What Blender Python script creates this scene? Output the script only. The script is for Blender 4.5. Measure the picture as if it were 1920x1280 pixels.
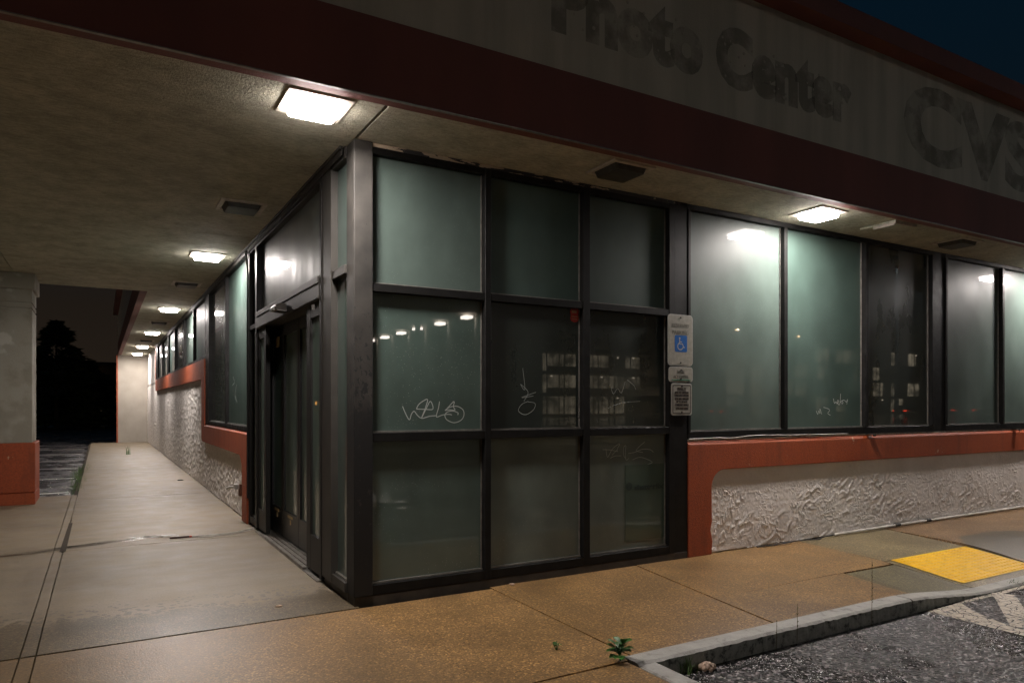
import bpy, bmesh, math, random
from mathutils import Vector, Matrix, noise
random.seed(7)
for o in list(bpy.data.objects): bpy.data.objects.remove(o)
S = bpy.context.scene
R = math.radians
# ---------------------------------------------------------------- camera
CX, CY, CZ = -1.484, -4.69, 1.358
cam = bpy.data.objects.new('camera', bpy.data.cameras.new('camera'))
S.collection.objects.link(cam); S.camera = cam
cam.location = (CX, CY, CZ); cam.rotation_euler = (R(90), 0, R(59.85 - 90))
cam.data.sensor_width = 36; cam.data.lens = 1327 / 1920 * 36
cam.data.shift_y = (758.6 - 640) / 1920
cam.data.clip_start = 0.05; cam.data.clip_end = 2000
# ---------------------------------------------------------------- world
W = bpy.data.worlds.new('World'); S.world = W; W.use_nodes = True
nt = W.node_tree; nt.nodes.clear()
def N(t, typ, **kw):
    n = t.nodes.new(typ)
    for k, v in kw.items(): setattr(n, k, v)
    return n
tc = N(nt, 'ShaderNodeTexCoord'); sx = N(nt, 'ShaderNodeSeparateXYZ')
nt.links.new(tc.outputs['Generated'], sx.inputs[0])
cr = N(nt, 'ShaderNodeValToRGB'); e = cr.color_ramp.elements
e[0].position = 0.0; e[0].color = (.0150, .0105, .0072, 1)
e[1].position = .55; e[1].color = (.0008, .0060, .0125, 1)
m1 = e.new(.12); m1.color = (.0112, .0082, .0060, 1)
m2 = e.new(.30); m2.color = (.0022, .0060, .0100, 1)
nt.links.new(sx.outputs['Z'], cr.inputs[0])
bg = N(nt, 'ShaderNodeBackground'); bg.inputs[1].default_value = 1.0
nt.links.new(cr.outputs[0], bg.inputs[0])
wo = N(nt, 'ShaderNodeOutputWorld'); nt.links.new(bg.outputs[0], wo.inputs[0])
# ---------------------------------------------------------------- exposure
S.view_settings.view_transform = 'Standard'; S.view_settings.look = 'None'
S.view_settings.exposure = 0.15; S.view_settings.gamma = 1
S.render.engine = 'CYCLES'
S.cycles.use_denoising = True; S.cycles.denoiser = 'OPENIMAGEDENOISE'
S.cycles.denoising_input_passes = 'RGB_ALBEDO_NORMAL'; S.cycles.denoising_prefilter = 'ACCURATE'
S.cycles.use_adaptive_sampling = False
S.cycles.max_bounces = 8; S.cycles.diffuse_bounces = 4; S.cycles.glossy_bounces = 4
S.cycles.sample_clamp_indirect = 3.0
LAMP_W = 68.0         # watts of each ceiling luminaire
LAMP_E = 45.0
# ---------------------------------------------------------------- materials
MATS = {}
def mat(name, col, rough=.6, spec=.5, metal=0, bump=None, vary=None, coat=None, emit=None, build=None, rvary=None):
    """bump=[(scale,strength,distance,detail)], vary=(scale,amount,detail), build=extra callback"""
    m = bpy.data.materials.new(name); m.use_nodes = True
    t = m.node_tree; b = t.nodes['Principled BSDF']
    b.inputs['Base Color'].default_value = (*col, 1)
    b.inputs['Roughness'].default_value = rough
    b.inputs['Specular IOR Level'].default_value = spec
    b.inputs['Metallic'].default_value = metal
    c = N(t, 'ShaderNodeTexCoord')
    m['tc'] = 1
    if vary:
        n = noisen(t, c, vary[0], vary[2] if len(vary) > 2 else 6)
        lo = tuple(x * (1 - vary[1]) for x in col); hi = tuple(min(1, x * (1 + vary[1])) for x in col)
        r = ramp(t, n, [(.3, lo), (.7, hi)])
        t.links.new(r, b.inputs['Base Color'])
    if rvary:
        n = noisen(t, c, rvary[0], 4)
        mr = N(t, 'ShaderNodeMapRange'); t.links.new(n, mr.inputs[0])
        mr.inputs[1].default_value = .35; mr.inputs[2].default_value = .65
        mr.inputs[3].default_value = rvary[1]; mr.inputs[4].default_value = rvary[2]
        t.links.new(mr.outputs[0], b.inputs['Roughness'])
    prev = None
    for bp in (bump or []):
        n = noisen(t, c, bp[0], bp[3] if len(bp) > 3 else 4)
        prev = bumpn(t, n, bp[1], bp[2], prev)
    if prev: t.links.new(prev, b.inputs['Normal'])
    if coat:
        b.inputs['Coat Weight'].default_value = coat[0]; b.inputs['Coat Roughness'].default_value = coat[1]
    if emit:
        b.inputs['Emission Color'].default_value = (*emit[0], 1); b.inputs['Emission Strength'].default_value = emit[1]
    if build: build(m, t, b, c, prev)
    MATS[name] = m
    return m
def noisen(t, c, scale, detail=4, dist=0, rough=.55, vec=None):
    n = N(t, 'ShaderNodeTexNoise'); n.inputs['Scale'].default_value = scale
    n.inputs['Detail'].default_value = detail; n.inputs['Distortion'].default_value = dist
    n.inputs['Roughness'].default_value = rough
    t.links.new(vec if vec is not None else c.outputs['Object'], n.inputs['Vector'])
    return n.outputs['Fac']
def mapping(t, c, scale, loc=(0, 0, 0)):
    mp = N(t, 'ShaderNodeMapping'); mp.inputs['Scale'].default_value = scale; mp.inputs['Location'].default_value = loc
    t.links.new(c.outputs['Object'], mp.inputs[0]); return mp.outputs[0]
def ramp(t, fac, stops, const=False):
    r = N(t, 'ShaderNodeValToRGB'); el = r.color_ramp.elements
    if const: r.color_ramp.interpolation = 'CONSTANT'
    while len(el) < len(stops): el.new(.5)
    for i, (p, c) in enumerate(sorted(stops)):
        el[i].position = p; el[i].color = (*c, 1) if len(c) == 3 else c
    t.links.new(fac, r.inputs[0]); return r.outputs[0]
def bumpn(t, h, strength, dist, prev=None):
    b = N(t, 'ShaderNodeBump'); b.inputs['Strength'].default_value = strength; b.inputs['Distance'].default_value = dist
    t.links.new(h, b.inputs['Height'])
    if prev is not None: t.links.new(prev, b.inputs['Normal'])
    return b.outputs[0]
def mth(t, op, a, b=None, c=None, clamp=False):
    n = N(t, 'ShaderNodeMath', operation=op); n.use_clamp = clamp
    for i, v in enumerate((a, b, c)):
        if v is None: continue
        if isinstance(v, (int, float)): n.inputs[i].default_value = v
        else: t.links.new(v, n.inputs[i])
    return n.outputs[0]
def mixc(t, fac, a, b, mode='MIX'):
    n = N(t, 'ShaderNodeMix'); n.data_type = 'RGBA'; n.blend_type = mode
    for i, v in ((0, fac), (6, a), (7, b)):
        if isinstance(v, (int, float)): n.inputs[i].default_value = v
        elif isinstance(v, tuple): n.inputs[i].default_value = (*v, 1)
        else: t.links.new(v, n.inputs[i])
    return n.outputs[2]
def mrange(t, v, a, b, c=0., d=1.):
    n = N(t, 'ShaderNodeMapRange'); t.links.new(v, n.inputs[0])
    for i, x in enumerate((a, b, c, d)): n.inputs[i + 1].default_value = x
    return n.outputs[0]
def sepxyz(t, c):
    s = N(t, 'ShaderNodeSeparateXYZ'); t.links.new(c.outputs['Object'], s.inputs[0]); return s.outputs

# concrete: pale, smooth under the canopy; brown aggregate that is wet beyond the drip line
def concrete(dry, wet_y=.42, wetcol=None, brown=0):
    def f(m, t, b, c, prev):
        X, Y, Z = sepxyz(t, c)
        big = noisen(t, c, .7, 5); mid = noisen(t, c, 4, 6); fine = noisen(t, c, 60, 4, rough=.7); agg = noisen(t, c, 95, 2, rough=.7)
        col = ramp(t, big, [(.3, tuple(x * .55 for x in dry)), (.52, dry), (.72, tuple(x * 1.2 for x in dry))])
        col = mixc(t, .55, col, ramp(t, mid, [(.3, tuple(x * .62 for x in dry)), (.65, tuple(x * 1.15 for x in dry))]))
        # trowel streaks lying across the walk
        st = noisen(t, c, 1, 5, vec=mapping(t, c, (.8, 6, 1)))
        sn = ramp(t, noisen(t, c, 1, 6, vec=mapping(t, c, (1.1, .8, 1), (3.3, 1.7, 0))), [(.50, (0, 0, 0)), (.68, (1, 1, 1))])
        col = mixc(t, mth(t, 'MULTIPLY', sn, .55), col, tuple(x * .45 for x in dry))
        col = mixc(t, .4, col, ramp(t, st, [(.35, tuple(x * .7 for x in dry)), (.6, dry)]))
        sp = ramp(t, noisen(t, c, 22, 3), [(.66, (0, 0, 0)), (.72, (1, 1, 1))])
        col = mixc(t, mth(t, 'MULTIPLY', sp, .35), col, tuple(x * .45 for x in dry))
        col = mixc(t, .8, col, ramp(t, fine, [(.3, (.72, .72, .72)), (.5, (1, 1, 1)), (.7, (1.12, 1.12, 1.1))]), 'MULTIPLY')
        # wet mask: 1 in front of the drip line, spotted edge
        wob = noisen(t, c, 1.3, 3)
        edge = mth(t, 'ADD', Y, mth(t, 'MULTIPLY', mth(t, 'SUBTRACT', wob, .5), .5))
        edge = mth(t, 'ADD', edge, mth(t, 'MULTIPLY', X, .10))
        wet = mrange(t, edge, wet_y, wet_y - .10)
        vor = N(t, 'ShaderNodeTexVoronoi'); vor.inputs['Scale'].default_value = 19; vor.inputs['Randomness'].default_value = 1
        t.links.new(c.outputs['Object'], vor.inputs['Vector'])
        lim = mrange(t, edge, wet_y - .12, wet_y + .50, .62, .0)
        wn = noisen(t, c, 60, 2)
        drops = mth(t, 'LESS_THAN', mth(t, 'ADD', vor.outputs['Distance'], mth(t, 'MULTIPLY', mth(t, 'SUBTRACT', wn, .5), .25)), lim)
        wet = mth(t, 'MAXIMUM', wet, mth(t, 'MULTIPLY', drops, .95), clamp=True)
        if wetcol:
            wc = ramp(t, noisen(t, c, 1.7, 5), [(.3, tuple(x * .72 for x in wetcol)), (.55, wetcol), (.75, tuple(x * 1.3 for x in wetcol))])
            grit_and_glints = ramp(t, agg, [(.36, (.30, .30, .30)), (.5, (.85, .85, .85)), (.66, (1.6, 1.55, 1.4))])
            gv = N(t, 'ShaderNodeTexVoronoi'); gv.inputs['Scale'].default_value = 105; t.links.new(c.outputs['Object'], gv.inputs['Vector'])
            gs_ = N(t, 'ShaderNodeSeparateColor'); t.links.new(gv.outputs['Color'], gs_.inputs[0])
            wc = mixc(t, .9, wc, ramp(t, gs_.outputs[0], [(.0, (.50, .50, .50)), (.45, (.9, .9, .9)), (.85, (1.15, 1.15, 1.1)), (.95, (2.0, 2.0, 1.9))]), 'MULTIPLY')
            wc = mixc(t, .6, wc, grit_and_glints, 'MULTIPLY')
            col = mixc(t, wet, col, wc)
        if wet_y > 1:
            st2 = ramp(t, noisen(t, c, 2.2, 5), [(.48, (0, 0, 0)), (.72, (1, 1, 1))])
            col = mixc(t, mth(t, 'MULTIPLY', st2, .45), col, tuple(x * .42 for x in dry))
            bx = mth(t, 'ADD', mth(t, 'MULTIPLY', X, .55), mth(t, 'MULTIPLY', mth(t, 'SUBTRACT', noisen(t, c, 1.1, 3), .5), 1.6))
            dk = mrange(t, bx, .1, -1.0)
            col = mixc(t, mth(t, 'MULTIPLY', dk, .68), col, (.085, .062, .034))
        gum = N(t, 'ShaderNodeTexVoronoi'); gum.inputs['Scale'].default_value = 2.6; t.links.new(c.outputs['Object'], gum.inputs['Vector'])
        gm1 = mth(t, 'LESS_THAN', gum.outputs['Distance'], .045)
        col = mixc(t, mth(t, 'MULTIPLY', gm1, .6), col, (.03, .025, .02))
        t.links.new(col, b.inputs['Base Color'])
        t.links.new(mixv(t, wet, mrange(t, mid, .3, .7, .42, .62), mrange(t, big, .35, .65, .36, .46)), b.inputs['Roughness'])
        n1 = bumpn(t, mid, .25, .01); n2 = bumpn(t, fine, .45, .0025, n1); n3 = bumpn(t, agg, .8, .0022, n2)
        t.links.new(n3, b.inputs['Normal'])
    return f
def mixv(t, fac, a, b):
    n = N(t, 'ShaderNodeMix'); n.data_type = 'FLOAT'
    for i, v in ((0, fac), (2, a), (3, b)):
        if isinstance(v, (int, float)): n.inputs[i].default_value = v
        else: t.links.new(v, n.inputs[i])
    return n.outputs[0]
M_walk = mat('pale_concrete', (.33, .27, .20), build=concrete((.215, .170, .110), wetcol=(.100, .074, .042)))
M_brown = mat('brown_concrete', (.26, .16, .08), build=concrete((.26, .160, .070), wet_y=5, wetcol=(.26, .152, .060)))
M_olive = mat('olive_concrete', (.15, .13, .09), build=concrete((.14, .12, .07), wet_y=5, wetcol=(.14, .12, .062)))
M_tan = mat('tan_concrete', (.24, .19, .12), build=concrete((.24, .19, .12), wet_y=5, wetcol=(.22, .175, .095)))
def stainf(m, t, b, c, prev):
    concrete((.25, .15, .08), wet_y=5, wetcol=(.25, .155, .08))(m, t, b, c, prev)
    X, Y, Z = sepxyz(t, c)
    dx = mth(t, 'SUBTRACT', X, 6.5); dy = mth(t, 'MULTIPLY', mth(t, 'ADD', Y, 1.15), 1.6)
    r = mth(t, 'SQRT', mth(t, 'ADD', mth(t, 'MULTIPLY', dx, dx), mth(t, 'MULTIPLY', dy, dy)))
    r = mth(t, 'ADD', r, mth(t, 'MULTIPLY', noisen(t, c, 3, 4), .25))
    k = mrange(t, r, .92, .84)
    src = b.inputs['Base Color'].links[0].from_socket
    t.links.new(mixc(t, mth(t, 'MULTIPLY', k, .85), src, (.07, .065, .045)), b.inputs['Base Color'])
M_stain = mat('stained_concrete', (.2, .2, .2), build=stainf)
M_gap = mat('joint_dirt', (.045, .036, .026), .95, .2)
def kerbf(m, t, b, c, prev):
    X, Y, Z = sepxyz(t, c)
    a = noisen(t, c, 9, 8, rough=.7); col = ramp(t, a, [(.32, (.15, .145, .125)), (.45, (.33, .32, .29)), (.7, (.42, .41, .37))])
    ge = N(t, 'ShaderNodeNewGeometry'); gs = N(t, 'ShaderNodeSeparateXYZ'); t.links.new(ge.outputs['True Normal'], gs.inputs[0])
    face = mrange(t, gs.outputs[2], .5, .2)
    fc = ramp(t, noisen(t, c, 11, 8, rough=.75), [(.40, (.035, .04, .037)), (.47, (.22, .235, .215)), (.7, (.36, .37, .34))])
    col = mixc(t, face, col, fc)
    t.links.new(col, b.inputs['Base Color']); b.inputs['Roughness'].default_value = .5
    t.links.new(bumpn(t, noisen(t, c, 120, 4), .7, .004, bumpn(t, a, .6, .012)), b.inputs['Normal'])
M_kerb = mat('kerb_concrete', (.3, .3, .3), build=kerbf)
def asphf(m, t, b, c, prev):
    v = N(t, 'ShaderNodeTexVoronoi'); v.inputs['Scale'].default_value = 48; t.links.new(c.outputs['Object'], v.inputs['Vector'])
    v2 = N(t, 'ShaderNodeTexVoronoi'); v2.inputs['Scale'].default_value = 55; t.links.new(c.outputs['Object'], v2.inputs['Vector'])
    sv = N(t, 'ShaderNodeSeparateColor'); t.links.new(v2.outputs['Color'], sv.inputs[0])
    sv1 = N(t, 'ShaderNodeSeparateColor'); t.links.new(v.outputs['Color'], sv1.inputs[0])
    col = ramp(t, sv.outputs[0], [(.0, (.006, .006, .006)), (.7, (.018, .017, .016)), (.86, (.04, .037, .036)), (.95, (.85, .76, .76))])  # rare bright cells paint wet sparkle into the colour
    col = mixc(t, .5, col, ramp(t, sv1.outputs[1], [(.1, (.006, .006, .006)), (.8, (.020, .019, .018)), (.97, (.30, .27, .27))]))
    big = noisen(t, c, .9, 5)
    col = mixc(t, .7, col, ramp(t, big, [(.35, (.45, .45, .45)), (.65, (1, 1, 1))]), 'MULTIPLY')
    t.links.new(col, b.inputs['Base Color'])
    X, Y, Z = sepxyz(t, c)
    pud = mth(t, 'MULTIPLY', mrange(t, noisen(t, c, .45, 4), .46, .52), mrange(t, Y, -3.2, -4.2))
    t.links.new(mixv(t, pud, mrange(t, big, .35, .65, .16, .38), .06), b.inputs['Roughness'])
    b.inputs['Specular IOR Level'].default_value = .7
    dryk = mth(t, 'SUBTRACT', 1.0, mth(t, 'MULTIPLY', pud, .97)); n = bumpn(t, mth(t, 'MULTIPLY', v.outputs['Distance'], dryk), 1, .012); n = bumpn(t, noisen(t, c, 2.5, 3), .15, .02, n)
    t.links.new(n, b.inputs['Normal'])
M_asph = mat('wet_asphalt', (.04, .04, .04), build=asphf)
def paintf(m, t, b, c, prev):
    a = noisen(t, c, 7, 8, rough=.7)
    v = N(t, 'ShaderNodeTexVoronoi', feature='DISTANCE_TO_EDGE'); v.inputs['Scale'].default_value = 13
    t.links.new(mapping(t, c, (1, 1, 1)), v.inputs['Vector'])
    crack = mth(t, 'GREATER_THAN', v.outputs[0], .035)
    keep = mth(t, 'MULTIPLY', crack, mth(t, 'LESS_THAN', a, .60))
    b.inputs['Base Color'].default_value = (.55, .48, .38, 1)
    t.links.new(ramp(t, noisen(t, c, 30, 4), [(.3, (.33, .28, .21)), (.6, (.6, .53, .43))]), b.inputs['Base Color'])
    t.links.new(mth(t, 'MAXIMUM', keep, .12), b.inputs['Alpha']); b.inputs['Roughness'].default_value = .5
    t.links.new(bumpn(t, noisen(t, c, 90, 3), .6, .006), b.inputs['Normal'])
M_paint = mat('worn_paint', (.6, .6, .6), build=paintf)
# stucco soffit
def soff(m, t, b, c, prev):
    big = noisen(t, c, .8, 5); mid = noisen(t, c, 5, 6)
    col = ramp(t, big, [(.3, (.33, .32, .24)), (.7, (.47, .455, .35))])
    col = mixc(t, .45, col, ramp(t, mid, [(.3, (.22, .21, .155)), (.6, (.52, .50, .39))]))
    col = mixc(t, .9, col, ramp(t, noisen(t, c, 1, 5, rough=.8, vec=mapping(t, c, (16, 40, 1))), [(.36, (.72, .72, .72)), (.5, (1, 1, 1)), (.64, (1.25, 1.25, 1.22))]), 'MULTIPLY')
    t.links.new(col, b.inputs['Base Color']); b.inputs['Roughness'].default_value = .85
    n = bumpn(t, noisen(t, c, 2.2, 4), .5, .03); n = bumpn(t, noisen(t, c, 60, 4, rough=.65), .9, .012, n)
    t.links.new(n, b.inputs['Normal'])
M_soffit = mat('stucco_soffit', (.3, .25, .18), build=soff)
# knee wall: coarse knock-down stucco
def stuc(scale, dist, stren, blend):
    def f(m, t, b, c, prev):
        warp = N(t, 'ShaderNodeTexNoise'); warp.inputs['Scale'].default_value = scale * .5; warp.inputs['Detail'].default_value = 3
        t.links.new(c.outputs['Object'], warp.inputs['Vector'])
        n1 = noisen(t, c, scale, 3, 1.2)
        rd = mth(t, 'ABSOLUTE', mth(t, 'SUBTRACT', n1, .5)); rdg = mrange(t, rd, .0, .05, 1, 0)
        msk = mrange(t, noisen(t, c, scale * .45, 2), .42, .58)
        h = mth(t, 'MULTIPLY', rdg, msk)
        t.links.new(ramp(t, noisen(t, c, 2.5, 6), [(.3, (.70, .65, .60)), (.7, (.84, .79, .74))]), b.inputs['Base Color'])
        b.inputs['Roughness'].default_value = .8
        n = bumpn(t, h, stren, dist); n = bumpn(t, noisen(t, c, 130, 3), .4, .003, n)
        t.links.new(n, b.inputs['Normal'])
    return f
M_stucco = mat('coarse_stucco', (.6, .55, .5), build=stuc(9, .012, .45, .5))
M_stuccol = mat('rough_stucco', (.6, .55, .5), build=stuc(17, .03, 1.0, .5))
M_wall = mat('smooth_plaster', (.33, .30, .255), .8, .3, bump=[(40, .3, .005)], vary=(2, .12))
M_col = mat('patched_plaster', (.35, .33, .28), .8, .3, bump=[(40, .4, .006), (3, .3, .02)], build=lambda m, t, b, c, p: t.links.new(ramp(t, noisen(t, c, 1.9, 6), [(.40, (.24, .225, .18)), (.47, (.30, .285, .235)), (.56, (.31, .30, .25)), (.60, (.44, .425, .38))]), b.inputs['Base Color']))
def orangef(m, t, b, c, prev):
    a = noisen(t, c, 2.5, 6); col = ramp(t, a, [(.3, (.22, .038, .010)), (.7, (.34, .066, .016))])
    chip = ramp(t, noisen(t, c, 5.5, 7, rough=.62), [(.675, (0, 0, 0)), (.682, (1, 1, 1))])
    col = mixc(t, .5, col, ramp(t, noisen(t, c, 55, 3), [(.3, (.17, .030, .009)), (.6, (.36, .072, .017))]))
    drt = ramp(t, noisen(t, c, 1, 5, vec=mapping(t, c, (7, 7, 1.2))), [(.5, (0, 0, 0)), (.72, (1, 1, 1))])
    col = mixc(t, mth(t, 'MULTIPLY', drt, .55), col, (.12, .028, .010))
    t.links.new(mixc(t, chip, col, (.42, .26, .17)), b.inputs['Base Color']); b.inputs['Roughness'].default_value = .62
    t.links.new(bumpn(t, noisen(t, c, 110, 3), .8, .005, bumpn(t, noisen(t, c, 6, 4), .3, .01)), b.inputs['Normal'])
M_orange = mat('orange_stucco', (.35, .07, .02), build=orangef)
def maroonf(m, t, b, c, prev):
    st = noisen(t, c, 1, 5, vec=mapping(t, c, (2.2, 2.2, .35)))
    t.links.new(ramp(t, st, [(.3, (.125, .042, .034)), (.7, (.175, .056, .044))]), b.inputs['Base Color']); b.inputs['Roughness'].default_value = .7
    t.links.new(bumpn(t, noisen(t, c, 70, 3), .5, .005), b.inputs['Normal'])
M_maroon = mat('maroon_stucco', (.12, .03, .02), build=maroonf)
def fasc(m, t, b, c, prev):
    X, Y, Z = sepxyz(t, c)
    st = noisen(t, c, 1, 6, vec=mapping(t, c, (5, 5, .35)))
    bl = noisen(t, c, 1.4, 6)
    col = ramp(t, bl, [(.3, (.38, .38, .32)), (.7, (.50, .50, .43))])
    col = mixc(t, .55, col, ramp(t, st, [(.36, (.33, .332, .28)), (.58, (.50, .50, .43))]))
    streak = ramp(t, noisen(t, c, 1, 2, vec=mapping(t, c, (1.9, 1.9, .03))), [(.68, (0, 0, 0)), (.73, (1, 1, 1))])
    top = mrange(t, mth(t, 'ADD', Z, mth(t, 'MULTIPLY', st, .5)), 4.45, 4.75)
    col = mixc(t, mth(t, 'MULTIPLY', mth(t, 'MULTIPLY', streak, top), .8), col, (.05, .035, .025))
    t.links.new(col, b.inputs['Base Color']); b.inputs['Roughness'].default_value = .8
    t.links.new(bumpn(t, noisen(t, c, 80, 3), .5, .006, bumpn(t, bl, .3, .02)), b.inputs['Normal'])
M_fascia = mat('weathered_fascia', (.3, .3, .25), build=fasc)
def ghostf(m, t, b, c, prev):
    a = noisen(t, c, 11, 6, rough=.6)
    t.links.new(ramp(t, a, [(.3, (.13, .13, .105)), (.65, (.20, .20, .16))]), b.inputs['Base Color'])
    al = ramp(t, noisen(t, c, 4.5, 6, rough=.6), [(.40, (.05,) * 3), (.58, (.21,) * 3)])
    t.links.new(al, b.inputs['Alpha']); b.inputs['Roughness'].default_value = .85
M_ghost = mat('letter_stain', (.17, .16, .13), build=ghostf)
M_glue = mat('glue_dab', (.36, .355, .30), .6)
# metals
M_frame = mat('dark_bronze_frame', (.008, .0078, .0075), .5, .18, 0, bump=[(60, .2, .002)], vary=(9, .4), rvary=(12, .42, .6))
M_bead = mat('glazing_bead', (.20, .19, .17), .4, .5, .5, vary=(20, .3))
M_alu = mat('worn_aluminium', (.038, .035, .030), .55, .3, .1, vary=(8, .12))
M_doorf = mat('brown_door_frame', (.012, .011, .010), .5, .25, 0)
M_darkdoor = mat('black_door_frame', (.012, .012, .012), .38, .5, 0, vary=(12, .4))
def postf(m, t, b, c, prev):
    X, Y, Z = sepxyz(t, c)
    base = ramp(t, noisen(t, c, 6, 6), [(.3, (.018, .017, .015)), (.7, (.044, .040, .035))])
    pn = noisen(t, c, 38, 4, rough=.6, vec=mapping(t, c, (1, 1, .55)))
    th = mrange(t, Z, 2.2, .9, .70, .42)
    peel = mth(t, 'GREATER_THAN', pn, th)
    low = mrange(t, mth(t, 'ADD', Z, mth(t, 'MULTIPLY', noisen(t, c, 9, 3), .5)), 1.75, 1.45)
    peel = mth(t, 'MAXIMUM', peel, mth(t, 'MULTIPLY', low, mth(t, 'LESS_THAN', noisen(t, c, 24, 5), .60)))
    t.links.new(mixc(t, peel, base, (.012, .012, .012)), b.inputs['Base Color'])
    b.inputs['Roughness'].default_value = .6; b.inputs['Specular IOR Level'].default_value = .3
    t.links.new(bumpn(t, peel, -.6, .003), b.inputs['Normal'])
M_post = mat('peeling_post_paint', (.2, .2, .2), build=postf)
def peelf(m, t, b, c, prev):
    X, Y, Z = sepxyz(t, c)
    n = noisen(t, c, 1, 5, vec=mapping(t, c, (9, 9, 40)))
    lim = mrange(t, X, .1, 2.4, .56, .34)
    k = mth(t, 'LESS_THAN', n, lim)
    t.links.new(mixc(t, k, (.02, .02, .02), (.42, .33, .23)), b.inputs['Base Color']); b.inputs['Roughness'].default_value = .7
M_peel = mat('peeling_head_trim', (.1, .1, .1), build=peelf)
# filmed glass: milky green film behind a glossy pane.  milk 0..1, haze = blurry share
def glass(name, col, haze, coatr, dirt=.5, cw=1, sp_=.5):
    def f(m, t, b, c, prev):
        st = noisen(t, c, 1, 6, vec=mapping(t, c, (3, 3, 1.2)))
        mot = noisen(t, c, 2.4, 5)
        cc = ramp(t, mot, [(.3, tuple(x * .72 for x in col)), (.7, tuple(x * 1.2 for x in col))])
        cc = mixc(t, .4, cc, ramp(t, st, [(.35, tuple(x * .7 for x in col)), (.62, tuple(x * 1.25 for x in col))]))
        sp = N(t, 'ShaderNodeTexVoronoi'); sp.inputs['Scale'].default_value = 55; t.links.new(c.outputs['Object'], sp.inputs['Vector'])
        dz = ramp(t, noisen(t, c, 1.6, 3), [(.45, (0, 0, 0)), (.6, (1, 1, 1))])
        drop = mth(t, 'MULTIPLY', mth(t, 'LESS_THAN', sp.outputs['Distance'], .10), dz)
        cc = mixc(t, mth(t, 'MULTIPLY', drop, dirt), cc, (.38, .40, .38))
        t.links.new(cc, b.inputs['Base Color'])
        t.links.new(mrange(t, st, .35, .65, haze - .06, haze + .08), b.inputs['Roughness'])
        b.inputs['Specular IOR Level'].default_value = sp_
        b.inputs['Coat Weight'].default_value = cw; b.inputs['Coat IOR'].default_value = 1.55
        t.links.new(mrange(t, mot, .3, .7, coatr * .6, coatr * 1.5), b.inputs['Coat Roughness'])
        nb = bumpn(t, noisen(t, c, 1.1, 2), .02, .02)
        t.links.new(nb, b.inputs['Coat Normal'])
    return mat(name, col, build=f)
G_milk = glass('milky_filmed_glass', (.064, .088, .077), .50, .020, .35, .40, .28)
G_green = glass('green_filmed_glass', (.046, .073, .062), .50, .020, .3, .5, .28)
G_dim = glass('grey_filmed_glass', (.084, .104, .091), .45, .016, .5, .9, .3)
G_dark = glass('dark_clear_glass', (.019, .026, .022), .30, .012, .35)
G_low = glass('bottom_row_glass', (.105, .130, .113), .45, .016, .5, .8, .3)
G_door = glass('door_glass', (.10, .145, .12), .45, .016, .1, .8, .3)
G_wet = glass('dirty_dark_glass', (.060, .090, .077), .38, .016, .9)
M_diff = mat('lamp_diffuser', (.9, .9, .9), .4, emit=((1, .90, .86), LAMP_E))
M_lframe = mat('cream_lamp_frame', (.5, .45, .38), .5, vary=(30, .2))
M_vent = mat('unlit_lens', (.045, .042, .032), .5, vary=(15, .4))
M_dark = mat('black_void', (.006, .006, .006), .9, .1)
def yelf(m, t, b, c, prev):
    t.links.new(ramp(t, noisen(t, c, 12, 6), [(.25, (.70, .38, .008)), (.5, (.88, .50, .010)), (.75, (.96, .58, .015))]), b.inputs['Base Color'])
    b.inputs['Roughness'].default_value = .4
M_yellow = mat('tactile_yellow', (.8, .5, .02), build=yelf)
M_sign = mat('weathered_sign_face', (.27, .26, .22), .5, vary=(30, .18), bump=[(200, .2, .001)])
M_sigedge = mat('sign_edge', (.34, .34, .31), .45, vary=(30, .15))
M_blue = mat('sign_blue', (.004, .095, .35), .4, vary=(40, .1))
M_ink = mat('sign_ink', (.03, .022, .02), .5)
M_faded = mat('faded_ink', (.17, .17, .15), .5)
M_sgreen = mat('sign_green', (.01, .16, .09), .5)
M_red = mat('sticker_red', (.42, .03, .02), .4)
M_cream = mat('sticker_cream', (.42, .30, .14), .5)
M_scratch = mat('scratched_glass', (.42, .46, .44), .7)
M_leaf = mat('weed_leaf', (.038, .13, .02), .45, vary=(30, .35))
M_grass = mat('grass_blade', (.07, .13, .03), .55, vary=(8, .4))
M_dry = mat('dry_stalk', (.10, .09, .04), .7)
M_tree = mat('dark_needles', (.06, .085, .04), .8, .2, vary=(3, .4))
M_bark = mat('bark', (.06, .045, .03), .9)
M_stone = mat('pale_stone', (.42, .30, .22), .7, bump=[(40, .9, .01)], vary=(40, .3))
M_pvc = mat('white_conduit', (.5, .47, .42), .5, vary=(9, .3))
M_cord = mat('black_cord', (.012, .012, .012), .6)
M_chrome = mat('dull_chrome', (.55, .53, .50), .3, .5, .5, vary=(60, .3))
M_bwall = mat('far_wall', (.30, .27, .22), .8, vary=(.6, .2))
M_slab = mat('far_slab', (.50, .47, .42), .8)
M_roof = mat('roofing', (.05, .05, .05), .9)
def litf(m, t, b, c, prev):
    b.inputs['Base Color'].default_value = (.3, .28, .22, 1); b.inputs['Emission Color'].default_value = (1, .84, .60, 1)
    n1 = noisen(t, c, 1, 2, vec=mapping(t, c, (.45, .45, .6))); n2 = noisen(t, c, 1, 3, vec=mapping(t, c, (4, 4, .15)))
    t.links.new(mth(t, 'MULTIPLY', mrange(t, n1, .35, .68, .12, 1.0), mrange(t, n2, .35, .65, .45, 1.2)), b.inputs['Emission Strength'])
M_lit = mat('lit_window', (.1, .1, .1), .5, build=litf)  # emission stands for balcony walls under lamplight as well as lit windows
M_litw = mat('lit_wall_lamp', (.1, .1, .1), .5, emit=((1, .85, .65), 3))
M_sod = mat('sodium_lamp', (.1, .1, .1), .5, emit=((1, .45, .10), 40))
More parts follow.
